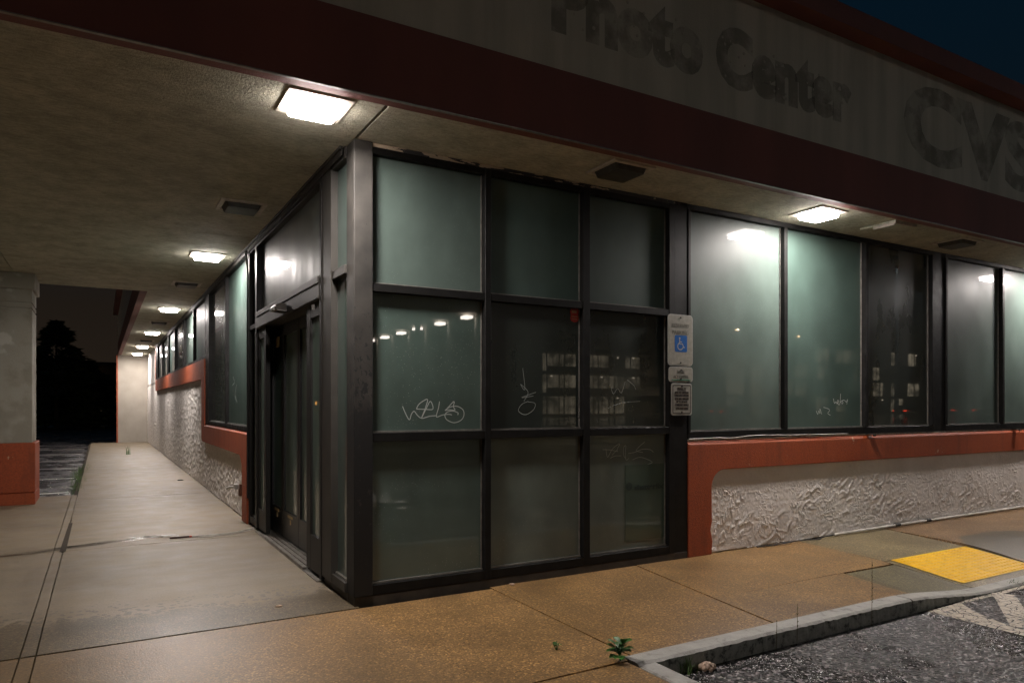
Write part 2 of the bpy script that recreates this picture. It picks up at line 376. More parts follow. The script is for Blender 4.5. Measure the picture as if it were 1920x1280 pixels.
M_cool = mat('cool_lamp', (.1, .1, .1), .5, emit=((1, .95, .9), 40))
M_redl = mat('red_tail_light', (.3, .01, .01), .4, emit=((1, .06, .02), 6))
M_pole = mat('galvanised_pole', (.25, .25, .24), .5, .5, .5)
M_carp = mat('car_paint', (.05, .06, .07), .3, coat=(1, .05))
M_tyre = mat('tyre', (.015, .015, .015), .8)

# ---------------------------------------------------------------- builders
C = S.collection
def root(name, loc, label, cat, group=None, kind=None):
    o = bpy.data.objects.new(name, None); C.objects.link(o); o.location = loc
    o.empty_display_size = .1
    tag(o, label, cat, group, kind); return o
def tag(o, label=None, cat=None, group=None, kind=None):
    if label: o['label'] = label
    if cat: o['category'] = cat
    if group: o['group'] = group
    if kind: o['kind'] = kind
    return o
def wloc(o):
    v = Vector((0, 0, 0))
    while o is not None: v += o.location; o = o.parent
    return v
class MB:
    def __init__(s): s.b = bmesh.new()
    def box(s, x0, x1, y0, y1, z0, z1, bev=0, seg=1):
        b = bmesh.new()
        x0, x1 = sorted((x0, x1)); y0, y1 = sorted((y0, y1)); z0, z1 = sorted((z0, z1))
        vs = [b.verts.new((x, y, z)) for x in (x0, x1) for y in (y0, y1) for z in (z0, z1)]
        for f in ((0, 1, 3, 2), (4, 6, 7, 5), (0, 4, 5, 1), (2, 3, 7, 6), (0, 2, 6, 4), (1, 5, 7, 3)):
            b.faces.new([vs[i] for i in f])
        if bev: bmesh.ops.bevel(b, geom=list(b.edges), offset=bev, segments=seg, affect='EDGES')
        s.merge(b); return s
    def merge(s, b, M=None):
        me = bpy.data.meshes.new('t'); b.to_mesh(me); b.free()
        if M is not None: me.transform(M)
        s.b.from_mesh(me); bpy.data.meshes.remove(me); return s
    def face(s, pts):
        s.b.faces.new([s.b.verts.new(p) for p in pts]); return s
    def prism(s, pts, vec):
        """closed polygon pts (3d) extruded by vec"""
        v = Vector(vec)
        a = [s.b.verts.new(p) for p in pts]; c = [s.b.verts.new(Vector(p) + v) for p in pts]
        s.b.faces.new(a[::-1]); s.b.faces.new(c)
        n = len(pts)
        for i in range(n): s.b.faces.new((a[i], a[(i + 1) % n], c[(i + 1) % n], c[i]))
        return s
    def tube(s, pts, r, n=8, r1=None):
        pts = [Vector(p) for p in pts]; rings = []
        for i, p in enumerate(pts):
            d = (pts[min(i + 1, len(pts) - 1)] - pts[max(i - 1, 0)]).normalized()
            u = d.orthogonal().normalized()
            if i:
                u = (pu - d * pu.dot(d)).normalized()
            pu = u; w = d.cross(u)
            rr = r if r1 is None else r + (r1 - r) * i / (len(pts) - 1)
            rings.append([s.b.verts.new(p + (u * math.cos(a) + w * math.sin(a)) * rr) for a in [2 * math.pi * k / n for k in range(n)]])
        for q in range(len(rings) - 1):
            for k in range(n): s.b.faces.new((rings[q][k], rings[q][(k + 1) % n], rings[q + 1][(k + 1) % n], rings[q + 1][k]))
        s.b.faces.new(rings[0][::-1]); s.b.faces.new(rings[-1]); return s
    def cyl(s, p0, p1, r, n=16, r1=None): return s.tube([p0, p1], r, n, r1)
    def build(s, name, m, parent=None, smooth=False, bevel=0, recalc=True):
        if recalc: bmesh.ops.recalc_face_normals(s.b, faces=s.b.faces)
        off = wloc(parent) if parent else Vector((0, 0, 0))
        if off.length: bmesh.ops.translate(s.b, verts=s.b.verts, vec=-off)
        me = bpy.data.meshes.new(name); s.b.to_mesh(me); s.b.free()
        if smooth: me.polygons.foreach_set('use_smooth', [True] * len(me.polygons))
        o = bpy.data.objects.new(name, me); me.materials.append(m); C.objects.link(o)
        if parent: o.parent = parent
        if bevel:
            md = o.modifiers.new('b', 'BEVEL'); md.width = bevel; md.segments = 2; md.limit_method = 'ANGLE'
        return o
def struct(o, kind='structure'): o['kind'] = kind; return o
def smoothstep(a, b, x):
    t = max(0, min(1, (x - a) / (b - a))); return t * t * (3 - 2 * t)
def zramp(x, y):
    """kerb ramp dip"""
    rx = smoothstep(3.3, 4.55, x) * (1 - smoothstep(6.1, 7.4, x))
    ry = smoothstep(-.85, -1.75, y)
    return -.082 * rx * ry
def slab(mb, quad, nx=10, ny=10, depth=.12, drop=.004):
    """quad corners (x,y) ordered: 00,10,11,01"""
    a, b_, c, d = [Vector((q[0], q[1])) for q in quad]
    top = []
    for j in range(ny + 1):
        row = []
        for i in range(nx + 1):
            u, v = i / nx, j / ny
            p = a * (1 - u) * (1 - v) + b_ * u * (1 - v) + c * u * v + d * (1 - u) * v
            edge = i in (0, nx) or j in (0, ny)
            z = zramp(p.x, p.y)
            if edge:
                w = noise.noise(Vector((p.x * 9, p.y * 9, 3))) * .004
                p = p + Vector((w if i in (0, nx) else 0, w if j in (0, ny) else 0)); z -= drop
            row.append(mb.b.verts.new((p.x, p.y, z)))
        top.append(row)
    for j in range(ny):
        for i in range(nx): mb.b.faces.new((top[j][i], top[j][i + 1], top[j + 1][i + 1], top[j + 1][i]))
    loop = top[0][:] + [r[-1] for r in top[1:]] + top[-1][-2::-1] + [r[0] for r in top[-2:0:-1]]
    low = [mb.b.verts.new((v.co.x, v.co.y, v.co.z - depth)) for v in loop]
    n = len(loop)
    for i in range(n): mb.b.faces.new((loop[i], low[i], low[(i + 1) % n], loop[(i + 1) % n]))
    return mb
def ribbon(mb, pts, w, plane, depth=.0012):
    """thin raised stroke along pts lying in plane 'y' (normal -y) or 'x' (normal -x)"""
    nrm = Vector((0, -1, 0)) if plane == 'y' else Vector((-1, 0, 0))
    pts = [Vector(p) for p in pts]; L = []
    for i, p in enumerate(pts):
        d = (pts[min(i + 1, len(pts) - 1)] - pts[max(i - 1, 0)]).normalized(); s = d.cross(nrm).normalized() * w / 2
        L.append((mb.b.verts.new(p + s + nrm * depth), mb.b.verts.new(p - s + nrm * depth)))
    for a, b_ in zip(L, L[1:]): mb.b.faces.new((a[0], a[1], b_[1], b_[0]))
def smoothpts(pts, n=5):
    P = [Vector(p) for p in pts]; out = []
    for i in range(len(P) - 1):
        p0 = P[max(i - 1, 0)]; p1 = P[i]; p2 = P[i + 1]; p3 = P[min(i + 2, len(P) - 1)]
        for k in range(n):
            t = k / n
            out.append(.5 * ((2 * p1) + (-p0 + p2) * t + (2 * p0 - 5 * p1 + 4 * p2 - p3) * t * t + (-p0 + 3 * p1 - 3 * p2 + p3) * t ** 3))
    out.append(P[-1]); return out
def text(name, body, size, m, parent, loc, face='y', width=None, depth=.0015, bold=0, space=1, align='CENTER'):
    cu = bpy.data.curves.new('t', 'FONT'); cu.body = body; cu.size = size; cu.extrude = depth / 2; cu.offset = bold
    cu.align_x = align; cu.space_character = space; cu.resolution_u = 4
    to = bpy.data.objects.new('t', cu); C.objects.link(to)
    bpy.context.view_layer.update()
    me = bpy.data.meshes.new_from_object(to.evaluated_get(bpy.context.evaluated_depsgraph_get()))
    bpy.data.objects.remove(to); bpy.data.curves.remove(cu)
    me.transform(Matrix.Rotation(R(90), 4, 'X'))
    if face == 'x': me.transform(Matrix.Rotation(R(-90), 4, 'Z'))
    if width:
        xs = [v.co.x for v in me.vertices]; k = width / (max(xs) - min(xs)); me.transform(Matrix.Scale(k, 4, (1, 0, 0)))
    off = wloc(parent) if parent else Vector((0, 0, 0))
    me.transform(Matrix.Translation(Vector(loc) - off))
    me.name = name; me.materials.clear(); me.materials.append(m)
    o = bpy.data.objects.new(name, me); C.objects.link(o)
    if parent: o.parent = parent
    return o

# ================================================================ GROUND
b = MB(); b.face([(-300, -300, -.10), (300, -300, -.10), (300, 300, -.10), (-300, 300, -.10)])
struct(b.build('parking_lot', M_asph))
b = MB(); b.face([(-12, -12, -.05), (1.0, -12, -.05), (1.0, -.02, -.05), (-12, -.02, -.05)])
b.face([(1.0, -1.6, -.05), (3.2, -1.6, -.05), (3.2, .3, -.05), (1.0, .3, -.05)])
b.face([(3.2, -.9, -.051), (20, -.9, -.051), (20, .3, -.051), (3.2, .3, -.051)])
b.face([(-12, -.02, -.05), (.3, -.02, -.05), (.3, 7.9, -.05), (-12, 7.9, -.05)])
b.face([(-1.85, 7.9, -.05), (.3, 7.9, -.05), (.3, 25, -.05), (-1.85, 25, -.05)])
struct(b.build('joint_bed', M_gap, recalc=False))
g = .004
b = MB()
xs = -1.79
for y0, y1 in ((-.055, 3.10), (3.112, 7.2), (7.208, 12.1), (12.108, 16.9), (16.912, 24.75)):
    slab(b, [(xs + g, y0), (.02, y0), (.02, y1), (xs + g, y1)], 12, 12)
for y0, y1 in ((-.055, 3.10), (3.112, 7.86)):
    slab(b, [(-1.86, y0), (xs - g, y0), (xs - g, y1), (-1.86, y1)], 1, 12)
    slab(b, [(-6.5, y0), (-1.868, y0), (-1.868, y1), (-6.5, y1)], 10, 12)
slab(b, [(-12, -.055), (-6.51, -.055), (-6.51, 7.86), (-12, 7.86)], 6, 6)
struct(b.build('walkway', M_walk))
b = MB()
yF = -.078; yK = -1.70
slab(b, [(xs + g, -1.735), (1.0, -1.735), (1.02, yF), (xs + g, yF)], 14, 10)
slab(b, [(xs + g, -12), (.93, -12), (.93, -1.75), (xs + g, -1.75)], 10, 30)
slab(b, [(-1.86, -12), (xs - g, -12), (xs - g, yF), (-1.86, yF)], 1, 30)
slab(b, [(-12, -12), (-1.868, -12), (-1.868, yF), (-12, yF)], 10, 20)
slab(b, [(1.012, yK), (2.14, yK), (2.44, .0), (1.032, .0)], 12, 12)
slab(b, [(2.15, yK), (3.60, yK), (3.716, -1.0795), (2.25, -1.101)], 12, 8, drop=0)
slab(b, [(2.25, -1.10), (4.40, -1.06), (4.53, .0), (2.45, .0)], 14, 10, drop=0)
struct(b.build('front_pavement', M_brown))
b = MB(); slab(b, [(3.612, yK), (4.46, yK), (4.42, -1.075), (3.73, -1.088)], 10, 8)
struct(b.build('pavement_patch', M_olive))
b = MB(); slab(b, [(4.43, -.975), (5.72, -.975), (5.98, .0), (4.545, .0)], 10, 8)
slab(b, [(4.475, yK), (5.74, yK), (5.74, -.985), (4.43, -.985)], 10, 8)
struct(b.build('ramp_landing', M_tan))
b = MB(); slab(b, [(5.75, yK), (7.9, yK), (7.9, .0), (5.99, .0)], 16, 10)
slab(b, [(7.91, yK), (11, yK), (11, .0), (7.91, .0)], 10, 8); slab(b, [(11.01, yK), (20, yK), (20, .0), (11.01, .0)], 10, 8)
struct(b.build('stained_pavement', M_stain))
b = MB(); random.seed(21)  # pale chips added to imitate glints of the wet asphalt
for k in range(9000):
    x = 1.12 + 5.2 * random.random(); y = -1.86 - 2.6 * random.random() ** 1.3; q_ = .0025 + .005 * random.random() ** 2; a = random.random() * 6.28; zz = -.098
    p0, p1, p2 = [(x + q_ * math.cos(a + d), y + q_ * math.sin(a + d), zz) for d in (0, 2.1, 4.2)]
    tp = (x, y, zz + q_ * (.8 + .8 * random.random()))
    b.face([p0, p1, tp]); b.face([p1, p2, tp]); b.face([p2, p0, tp])
o = b.build('grit_and_glints', mat('wet_glint', (.5, .46, .45), .25, .8, vary=(40, .6)), recalc=False); tag(o, 'tiny pale chips added as wet glints on the asphalt', 'glint', kind='stuff')
# kerb: chipped, dips at the ramp, returns towards the camera
b = MB()
def kerbseg(x0, x1, n):
    P = []
    for i in range(n + 1):
        x = x0 + (x1 - x0) * i / n
        z = zramp(x, -1.75)
        nz = noise.noise(Vector((x * 14, 0, 0))) * .006; nk = noise.noise(Vector((x * 30, 5, 0))) * .008
        zt = z + .001
        P.append([b.b.verts.new(q) for q in ((x, -1.692, -.2), (x, -1.692, zt), (x, -1.80 + nk * .6, zt + nz * .3), (x, -1.818 + nk, zt - .012 + nz), (x, -1.825 + nz * .5, -.2))])
    for p, q in zip(P, P[1:]):
        for k in range(4): b.b.faces.new((p[k], q[k], q[k + 1], p[k + 1]))
    b.b.faces.new(P[0]); b.b.faces.new(P[-1][::-1])
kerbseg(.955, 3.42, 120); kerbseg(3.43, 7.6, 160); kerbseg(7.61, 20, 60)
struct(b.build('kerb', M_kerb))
b = MB(); b.box(.94, 1.055, -12, -1.832, -.2, .001, .008)
struct(b.build('kerb_return', M_kerb))
# worn paint on the asphalt
zp = -.096
b = MB()
def strip(x0, y0, x1, y1, w, z=zp):
    d = Vector((x1 - x0, y1 - y0)).normalized(); n = Vector((-d.y, d.x)) * w / 2
    b.face([(x0 + n.x, y0 + n.y, z), (x0 - n.x, y0 - n.y, z), (x1 - n.x, y1 - n.y, z), (x1 + n.x, y1 + n.y, z)])

b.face([(3.56, -1.84, zp), (3.42, -7.5, zp), (3.58, -7.5, zp), (3.68, -2.32, zp), (3.84, -2.01, zp), (3.99, -1.84, zp)])
b.face([(4.00, -1.86, zp + .001), (4.44, -1.875, zp + .001), (9.5, -1.89, zp + .001), (9.5, -1.83, zp + .001), (4.0, -1.83, zp + .001)])
for k in range(7): strip(4.52 + k * .8, -1.88, 3.72 + k * .8, -2.38, .15, zp + .002)
struct(b.build('access_aisle_marking', M_paint))
b = MB()
for y in (9.2, 11.85, 14.5, 17.1, 19.8, 22.5, 25.2, 28): strip(-1.95, y, -7.2, y, .10)
struct(b.build('parking_stall_marking', mat('stall_paint', (.62, .60, .55), .5, vary=(9, .35))))

# ================================================================ STORE BUILDING
H = 3.15; OV = .75; OW = .95; YB = 7.88; YE = 24.7
B = root('store_building', (0, 0, 0), 'single storey vacant store with orange band, filmed windows and deep stucco soffit', 'building')
# --- soffit panels with gaps
b = MB(); t_ = .04
zc = H + t_
b.box(.012, 15.5, -OV, .4, H, zc)                     # front strip
b.box(-2.50, -.010, -OV, 3.30, H, zc)
b.box(-2.50, .4, 3.312, YB, H, zc)
b.box(-.010, .4, 0.02, 3.30, H, zc)
b.box(-12, -2.512, -OV, YB, H, zc)
b.box(-OW, .4, YB + .001, YE, H, zc)
b.build('soffit', M_soffit, B)
# --- fascias
def fascia(a, c, nrm, nm=True):
    """vertical fascia from a to c (xy) outward normal nrm"""
    a = Vector(a); c = Vector(c); n = Vector(nrm)
    def band(z0, z1, out, thick):
        p = [a + n * out, c + n * out, c - n * thick, a - n * thick]
        return [(q.x, q.y, z0) for q in p], (0, 0, z1 - z0)
    return band
for a, c, n, seg in (((-12, -OV), (15.5, -OV), (0, -1), 'front'), ((-OW, YB), (-OW, YE), (-1, 0), 'side')):
    fb = fascia(a, c, n)
    q, v = band = fb(H - .004, 3.60, .004, .10); MB().prism(q, v).build('fascia_band', M_maroon, B)
    q, v = fb(3.602, 4.60, 0, .10); fo = MB().prism(q, v).build('fascia', M_fascia, B)
    if seg == 'front': FASC = fo
    q, v = fb(4.602, 4.77, .15, .12); MB().prism(q, v).build('coping', M_maroon, B)
b = MB(); b.box(-12, 15.5, -OV + .12, YB, 4.4, 4.5); b.box(-OW + .12, 15.5, YB, YE, 4.4, 4.5)
b.box(0.25, 15.5, 3, YE, 4.5, 4.6); b.build('roof', M_roof, B)
b = MB(); b.box(-12, -OW - .002, YB - .10, YB, H + .002, 4.6); b.build('canopy_back', M_fascia, B)
# drip bead along the front soffit edge
b = MB(); b.box(-12, 15.5, -OV - .010, -OV + .012, H - .012, H - .006); b.build('drip_edge', M_bead, B)
# ghost lettering
yy = -OV - .001
gl = text('lettering', 'Photo Center', .60, M_ghost, FASC, (1.10, yy, 3.88), width=3.20, bold=.035, align='LEFT')
gl['label'] = 'faded ghost letters reading Photo Center'
gl2 = text('lettering', 'CVS', .98, M_ghost, FASC, (5.10, yy, 3.76), width=2.55, bold=.045, align='LEFT')
gl2['label'] = 'large faded ghost letters reading CVS'
b = MB()
for k in range(46):
    x = 1.2 + 3.0 * random.random(); z = 3.88 + .36 * random.random()
    b.cyl((x, yy - .001, z), (x, yy - .004, z), .008 + .006 * random.random(), 8)
b.build('glue_dabs', M_glue, FASC)['kind'] = 'stuff'
# --- column on the left
b = MB(); b.box(-3.3, -2.30, 7.0, 7.72, .84, 2.66, .004); b.box(-3.3, -2.30, 7.0, 7.72, 2.685, 2.735, .002); b.box(-3.3, -2.30, 7.0, 7.72, 2.76, H, .002)
b.box(-3.28, -2.32, 7.02, 7.70, 2.6, 2.8)
pc = b.build('column', M_col, B)
b = MB(); b.box(-3.34, -2.262, 6.94, 7.78, 2.93, H - .002, .01); b.build('column_capital', M_col, pc)
b = MB(); b.box(-3.34, -2.262, 6.955, 7.765, .165, .84, .008); b.box(-3.34, -2.262, 6.955, 7.765, .0, .155, .004); b.box(-3.3, -2.275, 6.97, 7.75, .1, .3)
b.build('column_base', M_orange, pc)
# --- end wall
b = MB(); b.box(-.955, .3, YE - .25, YE + .1, 0, 4.55); b.build('end_wall', M_wall, B)
b = MB(); b.box(-1.0, -.957, YE - .26, YE - .10, 0, H - .01); b.build('end_wall_trim', M_orange, B)
# --- front knee wall: displaced stucco
PR = .038
def kneewall_front():
    b = MB(); x0, x1, z0, z1 = 3.2, 15.0, 0.0, .80
    nx, nz = 1100, 100; V = []
    for j in range(nz + 1):
        z = z0 + (z1 - z0) * j / nz; row = []
        for i in range(nx + 1):
            u = i / nx; x = x0 + (x1 - x0) * (u ** 1.5)
            P = Vector((x * 1.0, z * 1.25, 0))
            wv = noise.noise_vector(P * 3.2) * .30
            w2 = noise.noise_vector(P * 7) * .05
            px_, pz_ = x + wv.x * .35 + w2.x, z + wv.z * .3 + w2.z
            q = Vector((px_ * .80 + pz_ * .60, (pz_ * .80 - px_ * .60) * 1.9, 0))
            n1 = noise.noise(q * 11 + Vector((3.1, 0, 0))); r1 = smoothstep(.14, .20, n1) * (1 - .7 * smoothstep(.2, .55, n1))
            q = Vector((px_ * .95 - pz_ * .31, (pz_ * .95 + px_ * .31) * 1.5, 0))
            n2 = noise.noise(q * 21 + Vector((0, 7, 2))); r2 = smoothstep(.12, .24, n2) * (1 - .6 * smoothstep(.25, .6, n2))
            fade = 1 - .55 * smoothstep(.45, .65, z + .15 * noise.noise(P * 2))
            msk = smoothstep(-.15, .25, noise.noise(P * 2.3 + Vector((9, 1, 0)))) * fade
            msk2 = smoothstep(-.25, .15, noise.noise(P * 3.1 + Vector((1, 4, 0)))) * fade
            h = .0056 * r1 * msk + .0028 * r2 * msk2 + .0012 * noise.noise(P * 22) + .006 * noise.noise(P * 1.4) + .0015 * noise.noise(P * 40)
            row.append(b.b.verts.new((x, -.004 - h, z + (.012 * noise.noise(Vector((x * 4, 0, 0))) + .012 if j == 0 else 0))))
        V.append(row)
    for j in range(nz):
        for i in range(nx): b.b.faces.new((V[j][i], V[j][i + 1], V[j + 1][i + 1], V[j + 1][i]))
    return b.build('knee_wall', M_stucco, B, smooth=True, recalc=False)
kneewall_front()
b = MB(); b.box(3.06, 15, .012, .3, 0, 1.0); b.build('wall_core', M_wall, B)
# orange band front (polygon in xz, extruded out)
def arc(cx, cz, r, a0, a1, n=8):
    return [(cx + r * math.cos(R(a0 + (a1 - a0) * i / n)), cz + r * math.sin(R(a0 + (a1 - a0) * i / n))) for i in range(n + 1)]
rr = .16; xi = 3.32; zb = .765
P = [(3.035, .0), (3.035, 1.0), (15, 1.0), (15, zb)] + arc(xi + rr, zb - rr, rr, 90, 180) + [(xi + .005, .3), (xi - .015, .22), (xi + .01, .12), (xi, .0)]
pts = [(x, -PR, z) for x, z in P]
b = MB(); b.prism(pts, (0, PR + .01, 0))
b.b.faces.ensure_lookup_table()
o = b.build('orange_band', M_orange, B, bevel=.006)
b = MB(); b.prism([(3.035, -PR, 1.001), (3.035, -.012, 1.035), (3.035, .02, 1.035), (3.035, .02, 1.001)], (12, 0, 0)); b.build('orange_ledge', M_orange, B)
b = MB(); b.box(3.04, 15, -.020, .03, 1.036, 1.046); b.build('sill_caulk', mat('chipped_caulk', (.5, .45, .38), .8, bump=[(30, 1, .02)], vary=(12, .5)), B)
# --- left knee wall
b = MB()
b.box(0.0, .3, 3.80, 7.75, 0.0, 1.04); b.box(0.0, .3, 7.751, YE - .25, 0.0, 2.08); lw = b.build('side_wall', M_wall, B)
def relief_side():
    for (y0, y1, z1_, ny, nz) in ((3.9, 7.9, 1.0, 330, 80), (7.7, YE - .26, 2.0, 760, 110)):
        b = MB(); V = []
        for j in range(nz + 1):
            z = z1_ * j / nz; row = []
            for i in range(ny + 1):
                y = y0 + (y1 - y0) * (i / ny) ** (1.0 if ny < 400 else 1.5); P = Vector((y, z, 0))
                n1 = noise.noise(P * 17); n2 = noise.noise(P * 34 + Vector((4, 0, 0)))
                h = .0085 * smoothstep(-.1, .3, n1) + .0045 * n2 + .005 * noise.noise(P * 1.3)
                row.append(b.b.verts.new((-.004 - h, y, z + (.012 + .012 * noise.noise(Vector((y * 4, 2, 0))) if j == 0 else 0))))
            V.append(row)
        for j in range(nz):
            for i in range(ny): b.b.faces.new((V[j][i], V[j + 1][i], V[j + 1][i + 1], V[j][i + 1]))
        b.build('rough_stucco', M_stucco, B, smooth=True, recalc=False)
relief_side()
b = MB(); b.box(0.0, .3, 19.35, YE - .25, 2.081, H); b.build('side_wall_end', M_stuccol, B)
PX = .05
ya, yb_ = 7.62, 8.0     # step in the band
z1, z2 = 1.78, 2.10
P = [(3.80, 0), (3.80, 1.02), (ya, 1.02), (ya, z2), (19.45, z2), (19.45, z1)] + arc(yb_ + .1, z1 - .1, .1, 90, 180, 5) + \
    arc(yb_ - .12, .76 + .12, .12, 0, -90, 5) + arc(4.12 + .2, .76 - .2, .2, 90, 180, 6) + [(4.12, 0)]
b = MB(); b.prism([(-PX, y, z) for y, z in P], (PX + .01, 0, 0)); b.build('orange_band', M_orange, B, bevel=.005)
b = MB(); b.box(-PX, .01, 19.33, 19.45, z2 + .001, H - .005); b.build('orange_band_end', M_orange, B)
b = MB(); b.prism([(-PX, 3.80, 1.021), (-.01, 3.80, 1.055), (.02, 3.80, 1.055), (.02, 3.80, 1.021)], (0, ya - 3.80, 0)); b.build('orange_ledge', M_orange, B)

# ================================================================ GLAZING
FD = .035        # frame stands this far proud of the wall plane
GY = .022        # glass plane depth
tags = []
def pane_y(par, x0, x1, z0, z1, m, bead=True, y=GY):
    b = MB(); b.box(x0, x1, y, y + .012, z0, z1); p = b.build('pane', m, par)
    if bead:
        b = MB(); w = .007
        b.box(x1 - w - .004, x1 - .004, y - .012, y - .001, z0 + .012, z1)
        b.box(x0, x1 - .004, y - .020, y - .001, z0 + .001, z0 + .012)
        b.build('glazing_bead', M_bead, par)
    return p
def pane_x(par, y0, y1, z0, z1, m, x=GY, bead=True):
    b = MB(); b.box(x, x + .012, y0, y1, z0, z1); p = b.build('pane', m, par)
    if bead:
        b = MB(); b.box(x - .02, x - .001, y0 + .003, y1 - .003, z0 + .001, z0 + .012); b.build('glazing_bead', M_bead, par)
    return p
# corner storefront, front face
b = MB(); T = H - .002
colsx = [(.12, .99), (1.04, 1.89), (1.955, 2.81)]
rows = [(.125, 1.105), (1.165, 2.135), (2.19, 3.075)]
for x0, x1 in ((.99, 1.04), (1.89, 1.955), (2.81, 2.875)): b.box(x0, x1, -FD, .06, .06, 3.12, .003)
for a, c in colsx:
    for z0, z1 in ((.06, .125), (1.105, 1.165), (2.135, 2.19), (3.075, 3.12)): b.box(a - .0, c + .0, -FD + .003, .058, z0, z1, .002)
SF = b.build('corner_window', M_frame, B)
gm = [[G_wet, G_low, G_low], [G_wet, G_dark, G_dark], [G_milk, G_green, G_green]]
panes = {}
for r_, (z0, z1) in enumerate(rows):
    for c_, (x0, x1) in enumerate(colsx): panes[r_, c_] = pane_y(SF, x0, x1, z0, z1, gm[r_][c_])
panes[1, 0]['label'] = 'pane with a large scratched tag'
b = MB(); b.box(.12, 3.03, -FD + .006, .058, 3.121, T); b.build('head_trim', M_peel, B)
b = MB(); b.box(-.004, 3.032, -.03, .10, -.03, .058, .004); b.box(-.006, .1, .101, .72, -.03, .058, .004); b.build('plinth', mat('plinth', (.035, .028, .02), .7, vary=(8, .5)), B)
b = MB(); b.box(-.012, .12, -FD - .006, .13, .059, T, .004); b.build('corner_post', M_post, B)
b = MB(); b.box(2.876, 3.03, -FD + .006, .06, .059, T, .003); b.build('end_post', M_frame, B)
# front window bays
def bay_front(x0, x1, glasses, nmull):
    b = MB(); z0, z1 = 1.047, H - .002; zg0, zg1 = 1.12, 3.10
    b.box(x0, x1, -FD + .012, .06, z0, zg0, .003); b.box(x0, x1, -FD + .012, .06, zg1, z1, .003)
    n = len(glasses); w = (x1 - x0) / n; g_ = []
    for i in range(n + 1):
        xx = x0 + i * w
        if 0 < i < n: b.box(xx - .025, xx + .025, -FD, .059, zg0, zg1, .003)
    b.box(x0, x0 + .03, -FD, .059, zg0, zg1, .002); b.box(x1 - .06, x1, -FD, .059, zg0, zg1, .003)
    o = b.build('window', M_frame, B)
    for i, gg in enumerate(glasses):
        a = x0 + i * w + (.03 if i == 0 else .025); c = x0 + (i + 1) * w - (.06 if i == n - 1 else .025)
        pane_y(o, a, c, zg0, zg1, gg)
    return o
W1 = bay_front(3.035, 6.93, [G_milk, G_green, G_dark], 2)
b = MB(); b.box(6.932, 7.16, -.02, .06, 1.047, H - .002, .003); b.build('window_post', M_frame, B)
W2 = bay_front(7.162, 11.1, [G_milk, G_milk, G_dim], 2)
b = MB(); b.box(11.102, 11.3, -.02, .06, 1.047, H - .002, .003); b.build('window_post', M_frame, B)
W3 = bay_front(11.302, 15.0, [G_milk, G_green, G_dim], 2)
# --- left face: sidelight by the corner, door, far sidelight
SB = H - .002
b = MB()
b.box(-.025, .06, .13, .45, .059, .125, .002); b.box(-.025, .06, .13, .45, 2.27, 2.33, .002); b.box(-.025, .06, .13, .45, 3.07, SB, .002)
b.box(-.03, .06, .45, .70, .059, SB, .003)
sl = b.build('sidelight', M_alu, B)
pane_x(sl, .13, .45, .125, 2.27, G_wet); pane_x(sl, .13, .45, 2.33, 3.07, G_milk)
b = MB()
b.box(-.035, .12, .702, .75, .03, SB, .003); b.box(-.035, .12, 3.28, 3.36, .03, SB, .003)
b.box(-.034, .12, .75, 3.28, 3.06, SB, .003)
tr = b.build('transom', M_doorf, B)
pane_x(tr, .75, 3.28, 2.36, 3.06, G_dim)
b = MB(); b.box(-.038, .2, .751, 3.279, 2.17, 2.355, .004); b.box(-.045, -.039, .76, 3.27, 2.30, 2.345); b.box(-.045, -.039, .76, 3.27, 2.18, 2.20)
hd = b.build('door_header', M_alu, B)
# motion sensor on header
b = MB(); b.prism([(-.045, 1.78, 2.19), (-.13, 1.80, 2.20), (-.15, 1.82, 2.235), (-.12, 1.83, 2.265), (-.045, 1.84, 2.275)], (0, .20, 0))
b.build('motion_sensor', mat('sensor_plastic', (.05, .045, .04), .3), hd, bevel=.008)
b = MB(); b.box(-.16, -.128, 1.84, 1.98, 2.205, 2.225); b.build('sensor_lens', M_bead, hd)
def leaf(x, y0, y1, m, gm_, sl_=.055, sr=.055, kick=.27):
    b = MB(); z0, z1 = .035, 2.165
    b.box(x, x + .045, y0, y0 + sl_, z0, z1, .003); b.box(x, x + .045, y1 - sr, y1, z0, z1, .003)
    b.box(x + .001, x + .044, y0 + sl_, y1 - sr, z0, z0 + kick, .002); b.box(x + .001, x + .044, y0 + sl_, y1 - sr, z1 - .11, z1, .002)
    o = b.build('door_leaf', m, B); pane_x(o, y0 + sl_, y1 - sr, z0 + kick, z1 - .11, gm_, x + .02, bead=False)
    return o
leaf(-.02, .752, 1.20, M_doorf, G_door, .02, .12, .28)
leaf(-.02, 2.86, 3.278, M_doorf, G_door, .10, .03, .22)
leaf(.05, 1.10, 1.42, M_darkdoor, G_door)
leaf(.10, 1.36, 1.98, M_darkdoor, G_door)
l1 = leaf(.10, 1.99, 2.64, M_darkdoor, G_door); l2 = leaf(.10, 2.65, 3.2, M_darkdoor, G_door)
for lf, yq in ((l1, 2.3), (l2, 2.9)):
    b = MB(); b.box(.096, .0985, yq - .10, yq + .10, .26, .285); b.box(.096, .0985, yq - .03, yq + .01, .20, .245); b.build('door_decal', M_cream, lf)
b = MB(); b.box(.095, .0985, 2.78, 2.95, 1.95, 2.06); b.build('door_notice', M_cream, l2)
b = MB()
for k in range(7): b.box(-.05 + k * .045, -.05 + k * .045 + .038, 1.2, 2.88, -.002, .026, .003)
b.box(-.052, .26, .76, 3.28, -.02, .006); b.build('threshold', mat('threshold_metal', (.16, .145, .125), .45, .5, .6, vary=(15, .5)), B)
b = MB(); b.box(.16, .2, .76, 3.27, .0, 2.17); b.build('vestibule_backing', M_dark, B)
b = MB()
b.box(-.025, .06, 3.362, 3.74, .03, .10, .002); b.box(-.025, .06, 3.362, 3.74, 2.20, 2.25, .002); b.box(-.025, .06, 3.362, 3.74, 3.07, SB, .002)
